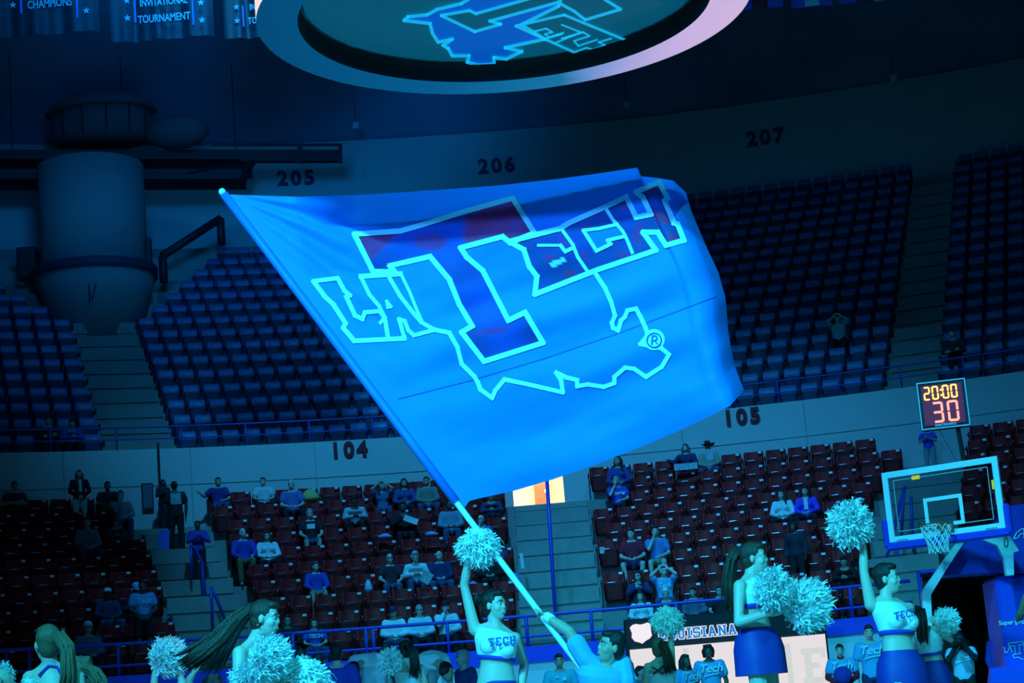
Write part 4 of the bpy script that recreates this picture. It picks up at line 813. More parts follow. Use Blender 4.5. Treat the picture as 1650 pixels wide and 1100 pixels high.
BLK = (.012, .012, .015); NAVY = (.02, .03, .12); ROY = (.02, .05, .42); WHT = (.82, .84, .85); GRY = (.30, .32, .34); LBL = (.10, .42, .85); DEN = (.06, .09, .2); KHK = (.32, .27, .16); MAR = (.30, .015, .03); PUR = (.12, .06, .75); TEAL = (.30, .40, .40)
def seated(pose, rn):
    j = lambda v: v+rn.uniform(-.015, .015)
    J = dict(pel=V((0, -.16, .53)), che=V((0, -.10, .86)), nec=V((0, -.13, 1.01)), hea=V((0, -.15, 1.155)), shL=V((-.175, -.11, .955)), shR=V((.175, -.11, .955)), hiL=V((-.09, -.18, .52)), hiR=V((.09, -.18, .52)), knL=V((-.14, -.58, .53)), knR=V((.14, -.58, .53)), anL=V((-.13, -.56, .10)), anR=V((.13, -.56, .10)), toe=V((0, -1, 0)), face=V((rn.uniform(-.45, .45), -1, rn.uniform(-.1, .12))), hup=V((0, 0, 1)), cf=V((0, -1, 0)))
    A = {'rest': ((-.25, -.18, .72), (-.09, -.42, .65)), 'clap': ((-.24, -.24, .78), (-.05, -.42, .88)), 'chin': ((-.16, -.38, .80), (-.05, -.30, 1.02)), 'up': ((-.26, -.26, 1.08), (-.10, -.18, 1.22)), 'fold': ((-.25, -.18, .74), (.06, -.30, .78)), 'knees': ((-.24, -.26, .72), (-.15, -.54, .63)), 'lean': ((-.24, -.36, .68), (-.06, -.60, .68)), 'wide': ((-.34, -.10, .80), (-.46, -.20, .88))}
    a, b = A.get(pose, A['rest']); J['elL'] = V(a); J['wrL'] = V(b)
    if pose in ('chin', 'wide'): a, b = A['rest']
    J['elR'] = V((-a[0], a[1], a[2])); J['wrR'] = V((-b[0], b[1], b[2]))
    if pose == 'fold': J['wrR'] = V((-.06, -.33, .74))
    if pose == 'lean':
        for k in ('che', 'nec', 'hea', 'shL', 'shR'): J[k] = J[k]+V((0, -.16 if k == 'che' else -.26, -.05 if k == 'che' else -.12))
        J['face'] = V((0, -1, -.35)); J['hup'] = V((0, -.3, 1))
    if pose in ('rest', 'knees') and rn.random() < .5:
        for k in 'LR': J['kn'+k].x *= 1.5
    return J
def standing(pose, rn, back=False):
    sg = -1
    J = dict(pel=V((0, 0, .95)), che=V((0, -.01, 1.28)), nec=V((0, 0, 1.44)), hea=V((0, -.03, 1.59)), shL=V((-.18, 0, 1.39)), shR=V((.18, 0, 1.39)), hiL=V((-.09, 0, .92)), hiR=V((.09, 0, .92)), knL=V((-.11, -.02, .50)), knR=V((.11, -.02, .50)), anL=V((-.12, .02, .10)), anR=V((.12, .02, .10)), toe=V((0, -1, 0)), face=V((rn.uniform(-.4, .4), -1, .05)), hup=V((0, 0, 1)), cf=V((0, -1, 0)))
    A = {'down': ((-.25, .02, 1.12), (-.24, -.06, .88)), 'fold': ((-.25, -.06, 1.15), (.06, -.22, 1.16)), 'front': ((-.26, -.02, 1.13), (-.06, -.18, .98)), 'chest': ((-.27, -.08, 1.15), (-.06, -.22, 1.25)), 'camera': ((-.22, -.22, 1.25), (-.05, -.24, 1.50))}
    a, b = A.get(pose, A['down']); J['elL'] = V(a); J['wrL'] = V(b); J['elR'] = V((-a[0], a[1], a[2])); J['wrR'] = V((-b[0], b[1], b[2]))
    if pose == 'fold': J['wrR'] = V((-.06, -.25, 1.12))
    return J
BODY = {}
def hat_parts(J, s, root, base, kind, m):
    h, r, f, u, rot = hframe(J); q = lambda x, y, z: h+(r*x+f*y+u*z)*s-base
    if kind == 'cap':
        o = MB(); n = 16; o.loft([[q(x*cos(2*pi*k/n), -.015+y*sin(2*pi*k/n), z) for k in range(n)] for x, y, z in ((.086, .104, .045), (.086, .104, .075), (.075, .09, .115), (.045, .055, .138), (.006, .007, .145))]); c = o.obj('cap', m, root, True)
        b_ = MB(); vs = [q(.078*sin(R(a)), .06+.105*cos(R(a)), .042+.006*cos(R(a))) for a in range(-90, 91, 18)]; vs2 = [p+u*.009*s for p in vs]; n = len(vs); b_.add(vs+vs2, [tuple(range(n)), tuple(range(2*n-1, n-1, -1))]+[(i, (i+1) % n, n+(i+1) % n, n+i) for i in range(n)]); b_.obj('cap_brim', m, c)
    if kind == 'cowboy':
        n = 20; o = MB(); o.loft([[q(x*cos(2*pi*k/n), y*sin(2*pi*k/n), z+(.05*abs(cos(2*pi*k/n))**3 if e else 0)) for k in range(n)] for x, y, z, e in ((.19, .20, .055, 1), (.09, .108, .05, 0), (.085, .10, .10, 0), (.07, .085, .165, 0), (.03, .06, .15, 0))]); o.loft([[q(x*cos(2*pi*k/n), y*sin(2*pi*k/n), z+(.05*abs(cos(2*pi*k/n))**3 if e else 0)) for k in range(n)] for x, y, z, e in ((.19, .20, .05, 1), (.088, .106, .045, 0))]); o.obj('cowboy_hat', m, root, True)
def person(label, J, key, s, fem, skin, hair, hc, top, bot, root, voxel=.02, detail=False, hat=None, inf=.016, group=None, fat=1., smile=False):
    """root: empty at the base; joints are in root space. top=(sleeve,colour), bot=(fraction,colour)"""
    kk = (key, fem, round(fat, 2))
    def get(part, fn, m):
        k2 = kk+(part,) if key else None
        if k2 and k2 in BODY: me = BODY[k2]
        else:
            me = remesh(fn(), voxel, part, m, 3 if voxel > .012 else 2)
            if k2: BODY[k2] = me
        o = link(part.split('_')[0], me, root); o.material_slots[0].link = 'OBJECT'; o.material_slots[0].material = m; return o
    get('body', lambda: body(J, s, fem, fat), SK[skin])
    if top: get('shirt_%d' % top[0], lambda: top_mb(J, s, fem, top[0], inf, fat=fat), cloth(top[1]))
    if bot: get('trousers_%d' % (bot[0]*10), lambda: legs_mb(J, s, fem, bot[0], inf*.9, fat=fat), cloth(bot[1]))
    if hair: get('hair_'+hair, lambda: hair_mb(J, s, hair), HC[hc])
    if hat: hat_parts(J, s, root, V((0, 0, 0)), hat[0], cloth(hat[1]))
    face_parts(J, s, root, V((0, 0, 0)), smile); return root
def chest_text(root, J, txt, size, m, dz=0., dx=0., off=.145, shear=.25, sp=None):
    f = J['cf'].normalized(); r = V((0, 0, 1)).cross(f); r = -r if False else r
    p = J['che']+f*off+V((0, 0, dz))+r*dx; me = text_mesh(txt, size, .004, .003, 1.0, shear); me.materials.clear(); me.materials.append(m); o = link('shirt_lettering', me, root); mw = face_mat(r, (0, 0, 1)).to_4x4(); mw.translation = p; o.matrix_basis = mw
prt_w = mat('white print', (.85, .9, .9), .6); prt_b = mat('blue print', (.03, .08, .5), .6)
# ---------------------------------------------------------------- audience: head pixel, pose, ...
AUD = [ # (x, y, pose, fem, skin, hair, haircol, top, bottom, label, extras)
 (33, 783, 'fold', 0, 'tan', 'short', 'black', (1, MAR), (1, BLK), 'man in dark maroon shirt with folded arms at far left of top row', {}),
 (165, 783, 'rest', 0, 'dark', 'short', 'black', (1, BLK), (1, BLK), 'person in black shirt seated right of the woman in white trousers', {}),
 (194, 798, 'chin', 0, 'light', 'short', 'brown', (2, GRY), (1, DEN), 'man in grey plaid shirt raising a hand to his ear', {}),
 (140, 842, 'rest', 0, 'tan', 'short', 'black', (2, (.2, .26, .3)), (1, DEN), 'person in grey hooded top below the woman in white trousers', {}),
 (225, 840, 'lean', 0, 'tan', 'short', 'brown', (2, (.10, .11, .12)), (1, DEN), 'person in dark top bent over a checkered paper', {}),
 (421, 776, 'rest', 0, 'light', 'short', 'black', (1, (.62, .66, .68)), (1, BLK), 'man in pale striped shirt under the number one hundred four', {}),
 (461, 778, 'rest', 0, 'light', None, 'grey', (1, (.10, .16, .42)), (1, BLK), 'bald man in slate blue shirt beside the yellow bag', {}),
 (353, 776, 'wide', 0, 'tan', 'short', 'black', (1, (.02, .03, .2)), (1, DEN), 'man in navy polo shirt holding one arm out by the wall', {}),
 (395, 859, 'knees', 0, 'light', None, 'grey', (2, ROY), (1, (.16, .16, .06)), 'bald man in royal blue sweater and olive trousers', {}),
 (436, 863, 'rest', 1, 'light', 'long', 'brown', (2, WHT), (1, BLK), 'woman in white patterned sweater beside the bald man in blue', {}),
 (497, 828, 'knees', 0, 'light', 'short', 'grey', (1, BLK), (.6, DEN), 'person in black shirt with pale blue chest print', {'print': 1}),
 (573, 808, 'lean', 0, 'dark', 'short', 'black', (2, (.5, .58, .62)), (1, BLK), 'person in pale jacket hunched forward in the middle section', {}),
 (618, 783, 'up', 1, 'tan', 'long', 'brown', (1, (.10, .14, .30)), (1, DEN), 'woman with both hands raised to her head', {}),
 (653, 778, 'rest', 1, 'tan', 'long', 'black', (2, (.06, .08, .25)), (1, BLK), 'long-haired woman in dark blue top left of the plaid shirt', {}),
 (690, 775, 'rest', 0, 'tan', 'short', 'brown', (2, (.25, .25, .20)), (1, DEN), 'person in open plaid shirt close to the flag pole', {}),
 (653, 816, 'clap', 0, 'dark', 'short', 'black', (2, BLK), (1, BLK), 'person in black top holding a rolled white paper', {}),
 (722, 813, 'rest', 0, 'dark', 'short', 'black', (2, (.26, .34, .42)), (1, DEN), 'man in grey sweatshirt left of the flag pole grip', {}),
 (805, 835, 'chin', 0, 'light', None, 'grey', (2, (.05, .08, .3)), (1, BLK), 'bald man in glasses and blue jacket beside the middle stairs', {'glasses': 1}),
 (790, 800, 'lean', 0, 'tan', 'short', 'black', (2, (.05, .06, .16)), (1, BLK), 'person in dark jacket just below the flag bottom corner', {}),
 (818, 890, 'rest', 0, 'tan', 'short', 'black', (2, BLK), (1, BLK), 'person in black jacket holding a blue can near the stairs', {}),
 (507, 913, 'knees', 0, 'light', 'short', 'brown', (2, (.04, .06, .45)), (.5, KHK), 'boy in blue sweater and shorts with knees apart', {}),
 (627, 900, 'knees', 0, 'light', None, 'grey', (1, (.06, .02, .03)), (1, DEN), 'bald man in black zip vest next to the white jacket', {'glasses': 1}),
 (672, 898, 'lean', 0, 'light', 'short', 'grey', (2, WHT), (1, DEN), 'grey-haired man in white jacket reading a sheet', {}),
 (716, 895, 'rest', 0, 'light', None, 'grey', (2, NAVY), (1, DEN), 'bald man in navy jacket over blue shirt', {}),
 (632, 987, 'rest', 0, 'tan', None, 'black', (2, WHT), (1, DEN), 'bearded man in white sweatshirt and dark cap behind the rail', {'hat': ('cap', NAVY)}),
 (676, 983, 'rest', 0, 'light', 'short', 'grey', (2, (.62, .72, .80)), (1, BLK), 'man in pale blue shirt and glasses behind the rail', {'glasses': 1}),
 (718, 978, 'chin', 0, 'light', None, 'black', (2, (.7, .76, .8)), (1, BLK), 'man in white hoodie touching his cap behind the rail', {'hat': ('cap', BLK)}),
 (503, 1004, 'rest', 1, 'light', 'long', 'brown', (1, (.03, .10, .55)), (1, DEN), 'girl in blue lettered T-shirt behind the rail', {'text': 'TECH'}),
 (462, 1000, 'rest', 1, 'tan', 'long', 'brown', (2, BLK), (1, BLK), 'person in dark top partly behind the ponytail cheerleader', {'glasses': 1}),
 (175, 957, 'rest', 0, 'dark', None, 'black', (2, (.05, .06, .14)), (1, DEN), 'man in white cap and dark jacket twisting in his seat', {'hat': ('cap', WHT)}),
 (260, 948, 'lean', 0, 'dark', None, 'black', (2, (.02, .025, .06)), (1, BLK), 'man in pale cap and open dark jacket by the left stairs', {'hat': ('cap', (.5, .6, .8))}),
 (142, 1012, 'rest', 0, 'tan', None, 'black', (2, (.10, .14, .24)), (1, BLK), 'man in white visor and grey jacket behind the left rail', {'hat': ('cap', WHT)}),
 (995, 742, 'rest', 1, 'tan', 'long', 'black', (2, (.05, .06, .25)), (1, BLK), 'person in dark blue top on the top row below the flag edge', {}),
 (956, 778, 'chin', 0, 'light', 'short', 'grey', (1, (.03, .07, .50)), (1, BLK), 'man in blue lettered T-shirt resting his chin by the doorway', {'text': 'dripping', 'ts': .11}),
 (1102, 722, 'wide', 1, 'light', 'long', 'blond', (2, NAVY), (1, BLK), 'long-haired woman reaching toward the man in the cowboy hat', {}),
 (1143, 720, 'rest', 0, 'light', 'short', 'brown', (2, (.42, .36, .26)), (1, DEN), 'man in black cowboy hat and tan jacket on the top row', {'hat': ('cowboy', BLK)}),
 (972, 860, 'rest', 0, 'light', 'short', 'black', (1, (.45, .01, .03)), (.5, NAVY), 'boy in red shirt holding a paper cup', {}),
 (1021, 856, 'chin', 0, 'light', 'short', 'black', (1, (.12, .22, .5)), (.5, KHK), 'boy in blue T-shirt with a hand on his mouth', {}),
 (984, 932, 'clap', 1, 'light', 'long', 'black', (2, (.02, .03, .12)), (1, BLK), 'woman in glasses and navy top clapping', {'glasses': 1}),
 (1029, 924, 'up', 0, 'light', 'short', 'brown', (1, (.12, .42, .72)), (1, DEN), 'man in light blue T-shirt raising both hands to his mouth', {'text': 'Tech', 'ts': .13}),
 (995, 964, 'rest', 1, 'light', 'long', 'brown', (2, (.7, .8, .8)), (1, DEN), 'woman in white top seated directly behind the rail', {}),
 (1068, 958, 'lean', 0, 'light', 'short', 'white', (2, (.03, .04, .12)), (1, BLK), 'white-haired man in dark jacket bending down', {}),
 (1116, 954, 'rest', 0, 'tan', 'short', 'black', (2, (.12, .14, .2)), (1, BLK), 'dark-haired person in grey sweatshirt behind the rail', {}),
 (1156, 952, 'knees', 0, 'light', 'short', 'black', (1, BLK), (.5, BLK), 'person in glasses and black shorts behind the rail', {'glasses': 1}),
 (1257, 797, 'rest', 1, 'light', 'long', 'brown', (2, WHT), (1, BLK), 'woman in white cardigan among the empty right seats', {}),
 (1297, 791, 'rest', 1, 'light', 'long', 'black', (2, PUR), (1, BLK), 'woman in purple jacket among the empty right seats', {'inner': 1}),
 (1362, 905, 'lean', 0, 'tan', 'short', 'black', (2, BLK), (1, BLK), 'person in black crouching beside the raised arm cheerleader', {}),
]
def pick(x, y, RF, N, hh=1.155, dr=.15):
    best = None
    for i in range(N):
        r, z = RF(i); p, a = cyl(x, y, r-dr); e = abs(p.z-z-hh)
        if best is None or e < best[0]: best = (e, i, a, (p.z-z)/hh)
    return best[1:]
ROWPEOPLE = {}
for k, q in enumerate(AUD):
    i, a, sc = pick(q[0], q[1], lr, NL, 1.02 if q[2] == 'lean' else 1.155, .41 if q[2] == 'lean' else .15); sec = 0 if a < AISL[0][0] else 1 if a < AISL[1][0] else 2 if a < AISL[2][0] else 3
    ROWPEOPLE.setdefault((i, sec), []).append((a, k, sc))
# shift each seat row so its people really sit in seats
new = []; rows = {}
for s_ in LOWSEATS:
    i, a = s_[0], s_[1]; sec = 0 if a < AISL[0][0] else 1 if a < AISL[1][0] else 2 if a < AISL[2][0] else 3; rows.setdefault((i, sec), []).append(s_)
SEATED = {}
for key, ss in rows.items():
    i, sec = key; st = math.degrees(.525/lr(i)[0]); pp = ROWPEOPLE.get(key, []); sh = 0.
    if pp:
        ref = ss[0][1]; ph = [((a-ref)/st) % 1 for a, _, _ in pp]; sh = ph[0]
        if len(ph) > 1: sh = min((sum(min((p-c/20) % 1, (c/20-p) % 1)**2 for p in ph), c/20) for c in range(20))[1]
        if sec in (0, 1): sh -= 1 if sh > .001 else 0
        sh *= st
    ss = [(i, a+sh, pol(a+sh, lr(i)[0], lr(i)[1]), lab) for (i, a, p, lab) in ss]; new += ss; used = set()
    for a, k, sc in sorted(pp):
        j = min((abs(ss[t][1]-a), t) for t in range(len(ss)) if t not in used)[1]; used.add(j); SEATED[k] = (i, ss[j][1], sc); OCC.append((i, ss[j][1]))
LOWSEATS[:] = new
def glasses(J, s, root):
    h, r, f, u, rot = hframe(J); q = lambda x, y, z: h+(r*x+f*y+u*z)*s; mb = MB()
    for k in (-1, 1): mb.tube([q(k*.031+.02*cos(a*pi/4), .096, .006+.016*sin(a*pi/4)) for a in range(8)], .003*s, 4, closed=True); mb.tube([q(k*.05, .094, .008), q(k*.078, 0, .008)], .003*s, 4)
    mb.tube([q(-.012, .1, .008), q(.012, .1, .008)], .003*s, 4); mb.obj('glasses', iris, root)
for k, q in enumerate(AUD):
    x, y, pose, fem, skin, hair, hc, top, bot, lab, ex = q; i, a, sc = SEATED[k]; rn = random.Random(k*13+5)
    sc = max(.84, min(1.08, sc)); root = thing('person', lab, 'person', pol(a, *lr(i)), R(-a)); root.scale = (min(1.0, sc*1.0),)*2+(sc,)
    v = k % 3; J = seated(pose, random.Random(v*7+len(pose))); J['face'].x += .0
    person(lab, J, ('sit', pose, v), 1.0, bool(fem), skin, hair, hc, top, bot, root, .019, hat=ex.get('hat'))
    if ex.get('glasses'): glasses(J, 1.0, root)
    if ex.get('text'): chest_text(root, J, ex['text'], ex.get('ts', .12), prt_w, .0, off=.16 if fem else .15)
    if ex.get('print'): MB().box(J['che']+V((0, -.145, .02)), (.18, .006, .10)).obj('chest_print', prt_w, root)
    if ex.get('inner'): MB().box(J['che']+V((0, -.15, .0)), (.09, .01, .26), bev=.004).obj('white_top', prt_w, root)
# people standing in the stands, upper tier included
def stand_at(x, y, Rr, zf, label, pose='down', fem=0, skin='tan', hair='short', hc='black', top=(1, BLK), bot=(1, BLK), turn=0., key=True, hat=None):
    p, a = cyl(x, y, Rr); sc = max(.6, min(1.12, (p.z-zf)/1.59)); root = thing('person', label, 'person', pol(a, Rr, zf), R(-a+turn)); root.scale = (sc,)*3
    J = standing(pose, random.Random(3)); person(label, J, ('stand', pose) if key else None, 1.0, bool(fem), skin, hair, hc, top, bot, root, .02, hat=hat); return root, J
root, J = stand_at(127, 764, lr(9)[0]-.3, lr(9)[1], 'standing woman in dark jacket and white trousers by the left wall', 'front', 1, 'light', 'long', 'brown', (2, BLK), (1, (.75, .8, .8)))
MB().box(J['che']+V((0, -.155, -.03)), (.08, .012, .3), bev=.004).obj('white_blouse', prt_w, root)
root, J = stand_at(281, 783, lr(7)[0]-.3, lr(7)[1]+.1, 'man in black T-shirt with bright back print on the left stairs', 'down', 0, 'dark', 'short', 'black', (1, (.015, .02, .02)), (1, BLK), 180)
MB().box(J['che']+V((0, .145, .0)), (.24, .006, .26)).obj('back_print', mat('back print', (.35, .55, .55), .6, var=.9, scale=14), root)
stand_at(262, 778, lr(9)[0]-.2, lr(9)[1], 'woman with long black hair behind the man in black T-shirt', 'chest', 1, 'dark', 'long', 'black', (2, (.02, .02, .025)), (1, BLK), 20)
root, J = stand_at(229, 944, lr(1)[0]-.45, lr(1)[1], 'boy in light blue T-shirt standing between two men in caps', 'front', 0, 'dark', 'short', 'black', (1, LBL), (.5, BLK)); chest_text(root, J, 'Tech', .15, prt_w, .0)
stand_at(318, 846, lr(5)[0]-.3, lr(5)[1]+.1, 'child in purple top at the top of the left handrail', 'chest', 0, 'dark', 'short', 'black', (2, (.10, .06, .45)), (1, BLK))
root, J = stand_at(1279, 848, lr(2)[0]-.4, lr(2)[1], 'man in dark jacket standing among the right seats', 'down', 0, 'dark', 'curly', 'black', (2, (.02, .025, .045)), (1, BLK), -15)
root, J = stand_at(1493, 690, lr(8)[0]-.2, lr(8)[1]+.1, 'man in blue polo shirt standing behind the shot clock', 'chest', 0, 'tan', 'short', 'black', (1, (.04, .06, .55)), (1, GRY))
def up_person(x, y, label, top, pose='rest', fem=0, skin='tan', hair='short', hc='black'):
    i, a, sc = pick(x, y, ur, NU); ss = [s for s in UPSEATS if s[5] == i]; j = min(ss, key=lambda s: abs(s[2]-a))
    root = thing('person', label, 'person', pol(j[2], ur(i)[0]-.02, ur(i)[1]), R(-j[2])); J = seated(pose, random.Random(4)); person(label, J, ('sit', pose, 9), 1., bool(fem), skin, hair, hc, top, (1, BLK), root, .02); return root
stand_at(1534, 538, RU0+.1, ZU0, 'dark figure standing at the upper rail above the shot clock', 'fold', 0, 'tan', 'short', 'black', (2, (.05, .02, .02)), (1, BLK))
up_person(1340, 520, 'lone spectator in pale teal top in the upper right seats', (1, (.16, .30, .30)), 'up')
up_person(88, 668, 'dim spectator in dark red in the upper left seats', (2, (.12, .01, .02)), 'fold'); up_person(128, 688, 'dim spectator in blue near the upper left aisle', (2, (.06, .08, .4)), 'lean')
# ---------------------------------------------------------------- people on the court, joints placed one by one
def figure(label, Y, P, fem, skin, face, top=None, bot=None, hair=None, hc='brown', s=1., voxel=.0085, hup=(0, 0, 1), toe=(0, -1, 0), cf=(0, -1, 0), inf=.012, smile=False, grip=None, pn=None):
    """P: joint -> (x, y[, depth offset]) in picture coordinates at distance Y, or a Vector"""
    J = {}
    for k, v in P.items(): J[k] = v.copy() if isinstance(v, V) else at(v[0], v[1], Y+(v[2] if len(v) > 2 else 0))
    J['face'] = V(face); J['hup'] = V(hup); J['toe'] = V(toe).normalized(); J['cf'] = V(cf).normalized(); pel = J['pel']; sv = (J['shR']-J['shL']); sv.z *= .2; sv.normalize()
    base = V((pel.x, pel.y, 0))
    for k, sg in (('L', -1), ('R', 1)):
        if 'hi'+k not in J: J['hi'+k] = pel+sv*.09*sg-V((0, 0, .03))
        if 'an'+k not in J: J['an'+k] = V((pel.x, pel.y, .09))+sv*.14*sg
        if 'kn'+k not in J: J['kn'+k] = (J['hi'+k]+J['an'+k])/2+J['cf']*max(.02, .10+(.86-pel.z)*.5)
        if grip and k in grip: J['grip'+k] = grip[k]
        if pn and k in pn: J['pn'+k] = V(pn[k]).normalized()
    for k in list(J):
        if k not in ('face', 'hup', 'toe', 'cf') and not k.startswith(('grip', 'pn')): J[k] = J[k]-base
    root = thing('person', label, 'person', base)
    person(label, J, None, s, fem, skin, hair, hc, top, bot, root, voxel, inf=inf, smile=smile); return root, J
def lerpP(J, t): return J['pel'].lerp(J['che'], t/.72) if t < .72 else J['che'].lerp(J['nec'], (t-.72)/.28)
white_top = cloth((.86, .88, .88)); royal = cloth((.012, .035, .30), .6); navy_trim = cloth((.02, .05, .5))
def cheer_top(root, J, s, txt=None, inf=.012, t0=.50, t1=.955):
    mb = MB(); torso(mb, J, s, True, inf, t0, t1)
    o = link('crop_top', remesh(mb, .009, 'crop_top', white_top, 2), root); mb = MB(); torso(mb, J, s, True, inf+.004, t0-.015, t0+.05); mb.obj('band', navy_trim, o, True); return o
def letters(root, J, txt, h, dz, dx, tilt=0., m=None, off=.168):
    f = J['cf']; r = V((0, 0, 1)).cross(f).normalized(); mb, xe = word(txt, 0, 0, h, h*.16); up = V((0, 0, 1))
    c = J['che']+V((0, 0, dz)); mb.v = [tuple(c+r*(v[0]-xe/2+dx)+f*(off-1.6*(v[0]-xe/2+dx)**2)+up*(v[2]+tilt*(v[0]-xe/2))) for v in mb.v]; mb.obj('shirt_lettering', m or cloth((.03, .10, .5)), root)
def skirt(root, J, s, drop=.36, flare=.07, t=.26, col=None, w0=.146, d0=.112):
    sp, sv, hv = frames(J); fw = J['cf']; n = 36; rings = []; c0 = lerpP(J, t); pel = J['pel']; dn = V((0, 0, -1))
    for k, q in enumerate((0, .05, .2, .45, .75, 1.0)):
        c = c0+dn*drop*q*s; c = c+(pel-c0-dn*(pel-c0).dot(dn))*min(1, q*2); a = (w0+(.203-w0)*sm(q*3.2)+flare*q)*s; b = (d0+(.175-d0)*sm(q*3.2)+flare*q)*s
        rings.append([c+hv*a*(1+.03*q*sin(k_*5.2))*cos(2*pi*k_/n)+fw*b*(1+.03*q*sin(k_*5.2))*sin(2*pi*k_/n) for k_ in range(n)])
    MB().loft(rings, cap=False).obj('skirt', royal if col is None else col, root, True)
def pony(root, J, path, r0, r1, hc, n=18, seed=1, nm='ponytail', spread=1.):
    strands([V(p) for p in path], r0, r1, n, seed, spread).obj(nm, HC[hc], root, True)
def rel(root, x, y, Y): return at(x, y, Y)-root.location
def tie(root, p, m): MB().ell(p, .03, .03, .03).obj('hair_tie', m, root, True)
# central cheerleader, arm up on the pole
Y = 15.0
r_, J = figure('cheerleader in white TECH crop top raising a pompom against the flag pole', Y, dict(hea=(797, 975), nec=(799, 1010), che=(799, 1042), pel=(801, 1108), shL=(765, 1014, .02), shR=(830, 1028, .05), elL=(748, 942, .02), wrL=(757, 893, -.02), elR=(845, 1070, .15), wrR=(838, 1118, .05)), True, 'light', (.80, -.55, .02), None, None, 'short', 'black', .97, .008, (.06, 0, 1), cf=(.18, -1, 0), smile=True, grip={'L': 1.1})
cheer_top(r_, J, .97); letters(r_, J, 'TECH', .062, .0, .03, .02); skirt(r_, J, .97, .34, .06, .12); pony(r_, J, [rel(r_, 772, 958, 15.07), rel(r_, 764, 975, 15.12), rel(r_, 768, 995, 15.12), rel(r_, 776, 1008, 15.1)], .03, .03, 'black', 14, 3)
# male flag carrier
Y = 14.75
r_, J = figure('man in light blue shirt leaning back to hold the flag pole', Y, dict(hea=(984, 1042), nec=(975, 1070, .03), che=(972, 1096, .05), pel=(985, 1160, .1), shL=(944, 1062, .02), shR=(1003, 1070, .06), elL=(917, 1017, .02), wrL=(880, 993, .08), elR=(1012, 1120, .0), wrR=(985, 1140, -.1)), False, 'tan', (-.86, -.38, .22), (1, LBL), (1, NAVY), 'short', 'black', 1.02, .0075, (.30, 0, 1), cf=(-.5, -.85, 0), grip={'L': .95}, pn={'L': (.2, -.3, -1)})
MB().cap_(rel(r_, 888, 998, 14.83), .042, rel(r_, 882, 994, 14.83), .040).obj('wristband', white_top, r_, True)
# right cheerleader with two pompoms
Y = 15.0
r_, J = figure('cheerleader in blue skirt seen from the side with two pompoms', Y, dict(hea=(1216, 899), nec=(1208, 930), che=(1212, 962), pel=(1222, 1036), shL=(1192, 944, -.14), shR=(1222, 944, .16), elL=(1190, 1002, -.2), wrL=(1236, 988, -.24), elR=(1240, 985, .2), wrR=(1270, 975, .1)), True, 'light', (.95, -.30, -.02), None, None, 'short', 'brown', 1.0, .008, cf=(.92, -.4, 0), toe=(.9, -.4, 0), grip={'L': .8, 'R': .8})
cheer_top(r_, J, 1.0, t0=.56); skirt(r_, J, 1.0, .345, .012, .24); pony(r_, J, [rel(r_, 1190, 884, 15.05), rel(r_, 1179, 900, 15.05), rel(r_, 1174, 935, 15.05), rel(r_, 1176, 985, 15.05)], .035, .05, 'brown', 20, 5)
# far-right cheerleader with arm raised
Y = 15.0
r_, J = figure('cheerleader with raised arm and white TECH top near the hoop stand', Y, dict(hea=(1430, 932), nec=(1428, 966), che=(1442, 1000), pel=(1452, 1072), shL=(1403, 974, -.05), shR=(1464, 980, .12), elL=(1392, 920, -.05), wrL=(1391, 877, -.05), elR=(1464, 1026, .30), wrR=(1452, 1064, .34)), True, 'light', (.92, -.42, .03), None, None, 'bun', 'black', .97, .008, (-.05, 0, 1), cf=(.55, -.85, 0), smile=True, grip={'L': 1.2})
cheer_top(r_, J, .97); letters(r_, J, 'TECH', .055, .01, -.035, .12); skirt(r_, J, .97, .42, -.004, .24)
# left cheerleader, hair flying
Y = 13.5
r_, J = figure('cheerleader in profile with long ponytail flying behind her', Y, dict(hea=(428, 996), nec=(407, 1036, .02), che=(412, 1078, .05), pel=(395, 1190, .2), shL=(386, 1052, -.12), shR=(432, 1052, .18), elL=(384, 1110, -.2), wrL=(432, 1090, -.3), elR=(470, 1095, .1), wrR=(490, 1075, -.1)), True, 'light', (.97, -.22, -.12), None, (.5, ROY), 'short', 'brown', 1.02, .008, (.12, 0, 1), cf=(.85, -.5, 0), smile=True)
cheer_top(r_, J, 1.0); pony(r_, J, [rel(r_, 402, 980, 13.52), rel(r_, 384, 996, 13.55), rel(r_, 358, 1028, 13.6), rel(r_, 332, 1050, 13.65), rel(r_, 305, 1068, 13.7)], .035, .085, 'brown', 30, 7); pony(r_, J, [rel(r_, 402, 982, 13.52), rel(r_, 380, 1010, 13.55), rel(r_, 360, 1045, 13.6), rel(r_, 340, 1080, 13.6)], .03, .05, 'black', 14, 9)
MB().ell(rel(r_, 415, 1006, 13.42), .007, .007, .007).obj('ear_ring', chrome, r_, True)
# far-left blond cheerleader from behind
Y = 12.8
r_, J = figure('blond cheerleader seen from behind at the lower left corner', Y, dict(hea=(76, 1037), nec=(82, 1074), che=(88, 1118), pel=(92, 1215), shL=(48, 1092, .0), shR=(124, 1090, .0), elL=(40, 1150), wrL=(20, 1110, -.1), elR=(135, 1155), wrR=(120, 1200)), True, 'light', (-.5, .85, .1), None, (.5, ROY), 'short', 'blond', 1.0, .011, cf=(-.3, 1, 0))
cheer_top(r_, J, 1.0, t1=.72); pony(r_, J, [rel(r_, 92, 1022, 12.72), rel(r_, 108, 1045, 12.7), rel(r_, 110, 1085, 12.72), rel(r_, 104, 1130, 12.75)], .035, .05, 'blond', 22, 4)
MB().tube([rel(r_, 62, 1088, 12.7), rel(r_, 78, 1072, 12.73), rel(r_, 92, 1074, 12.74), rel(r_, 100, 1090, 12.7)], .009, 6).obj('halter_strap', navy_trim, r_, True)
Y = 14.0
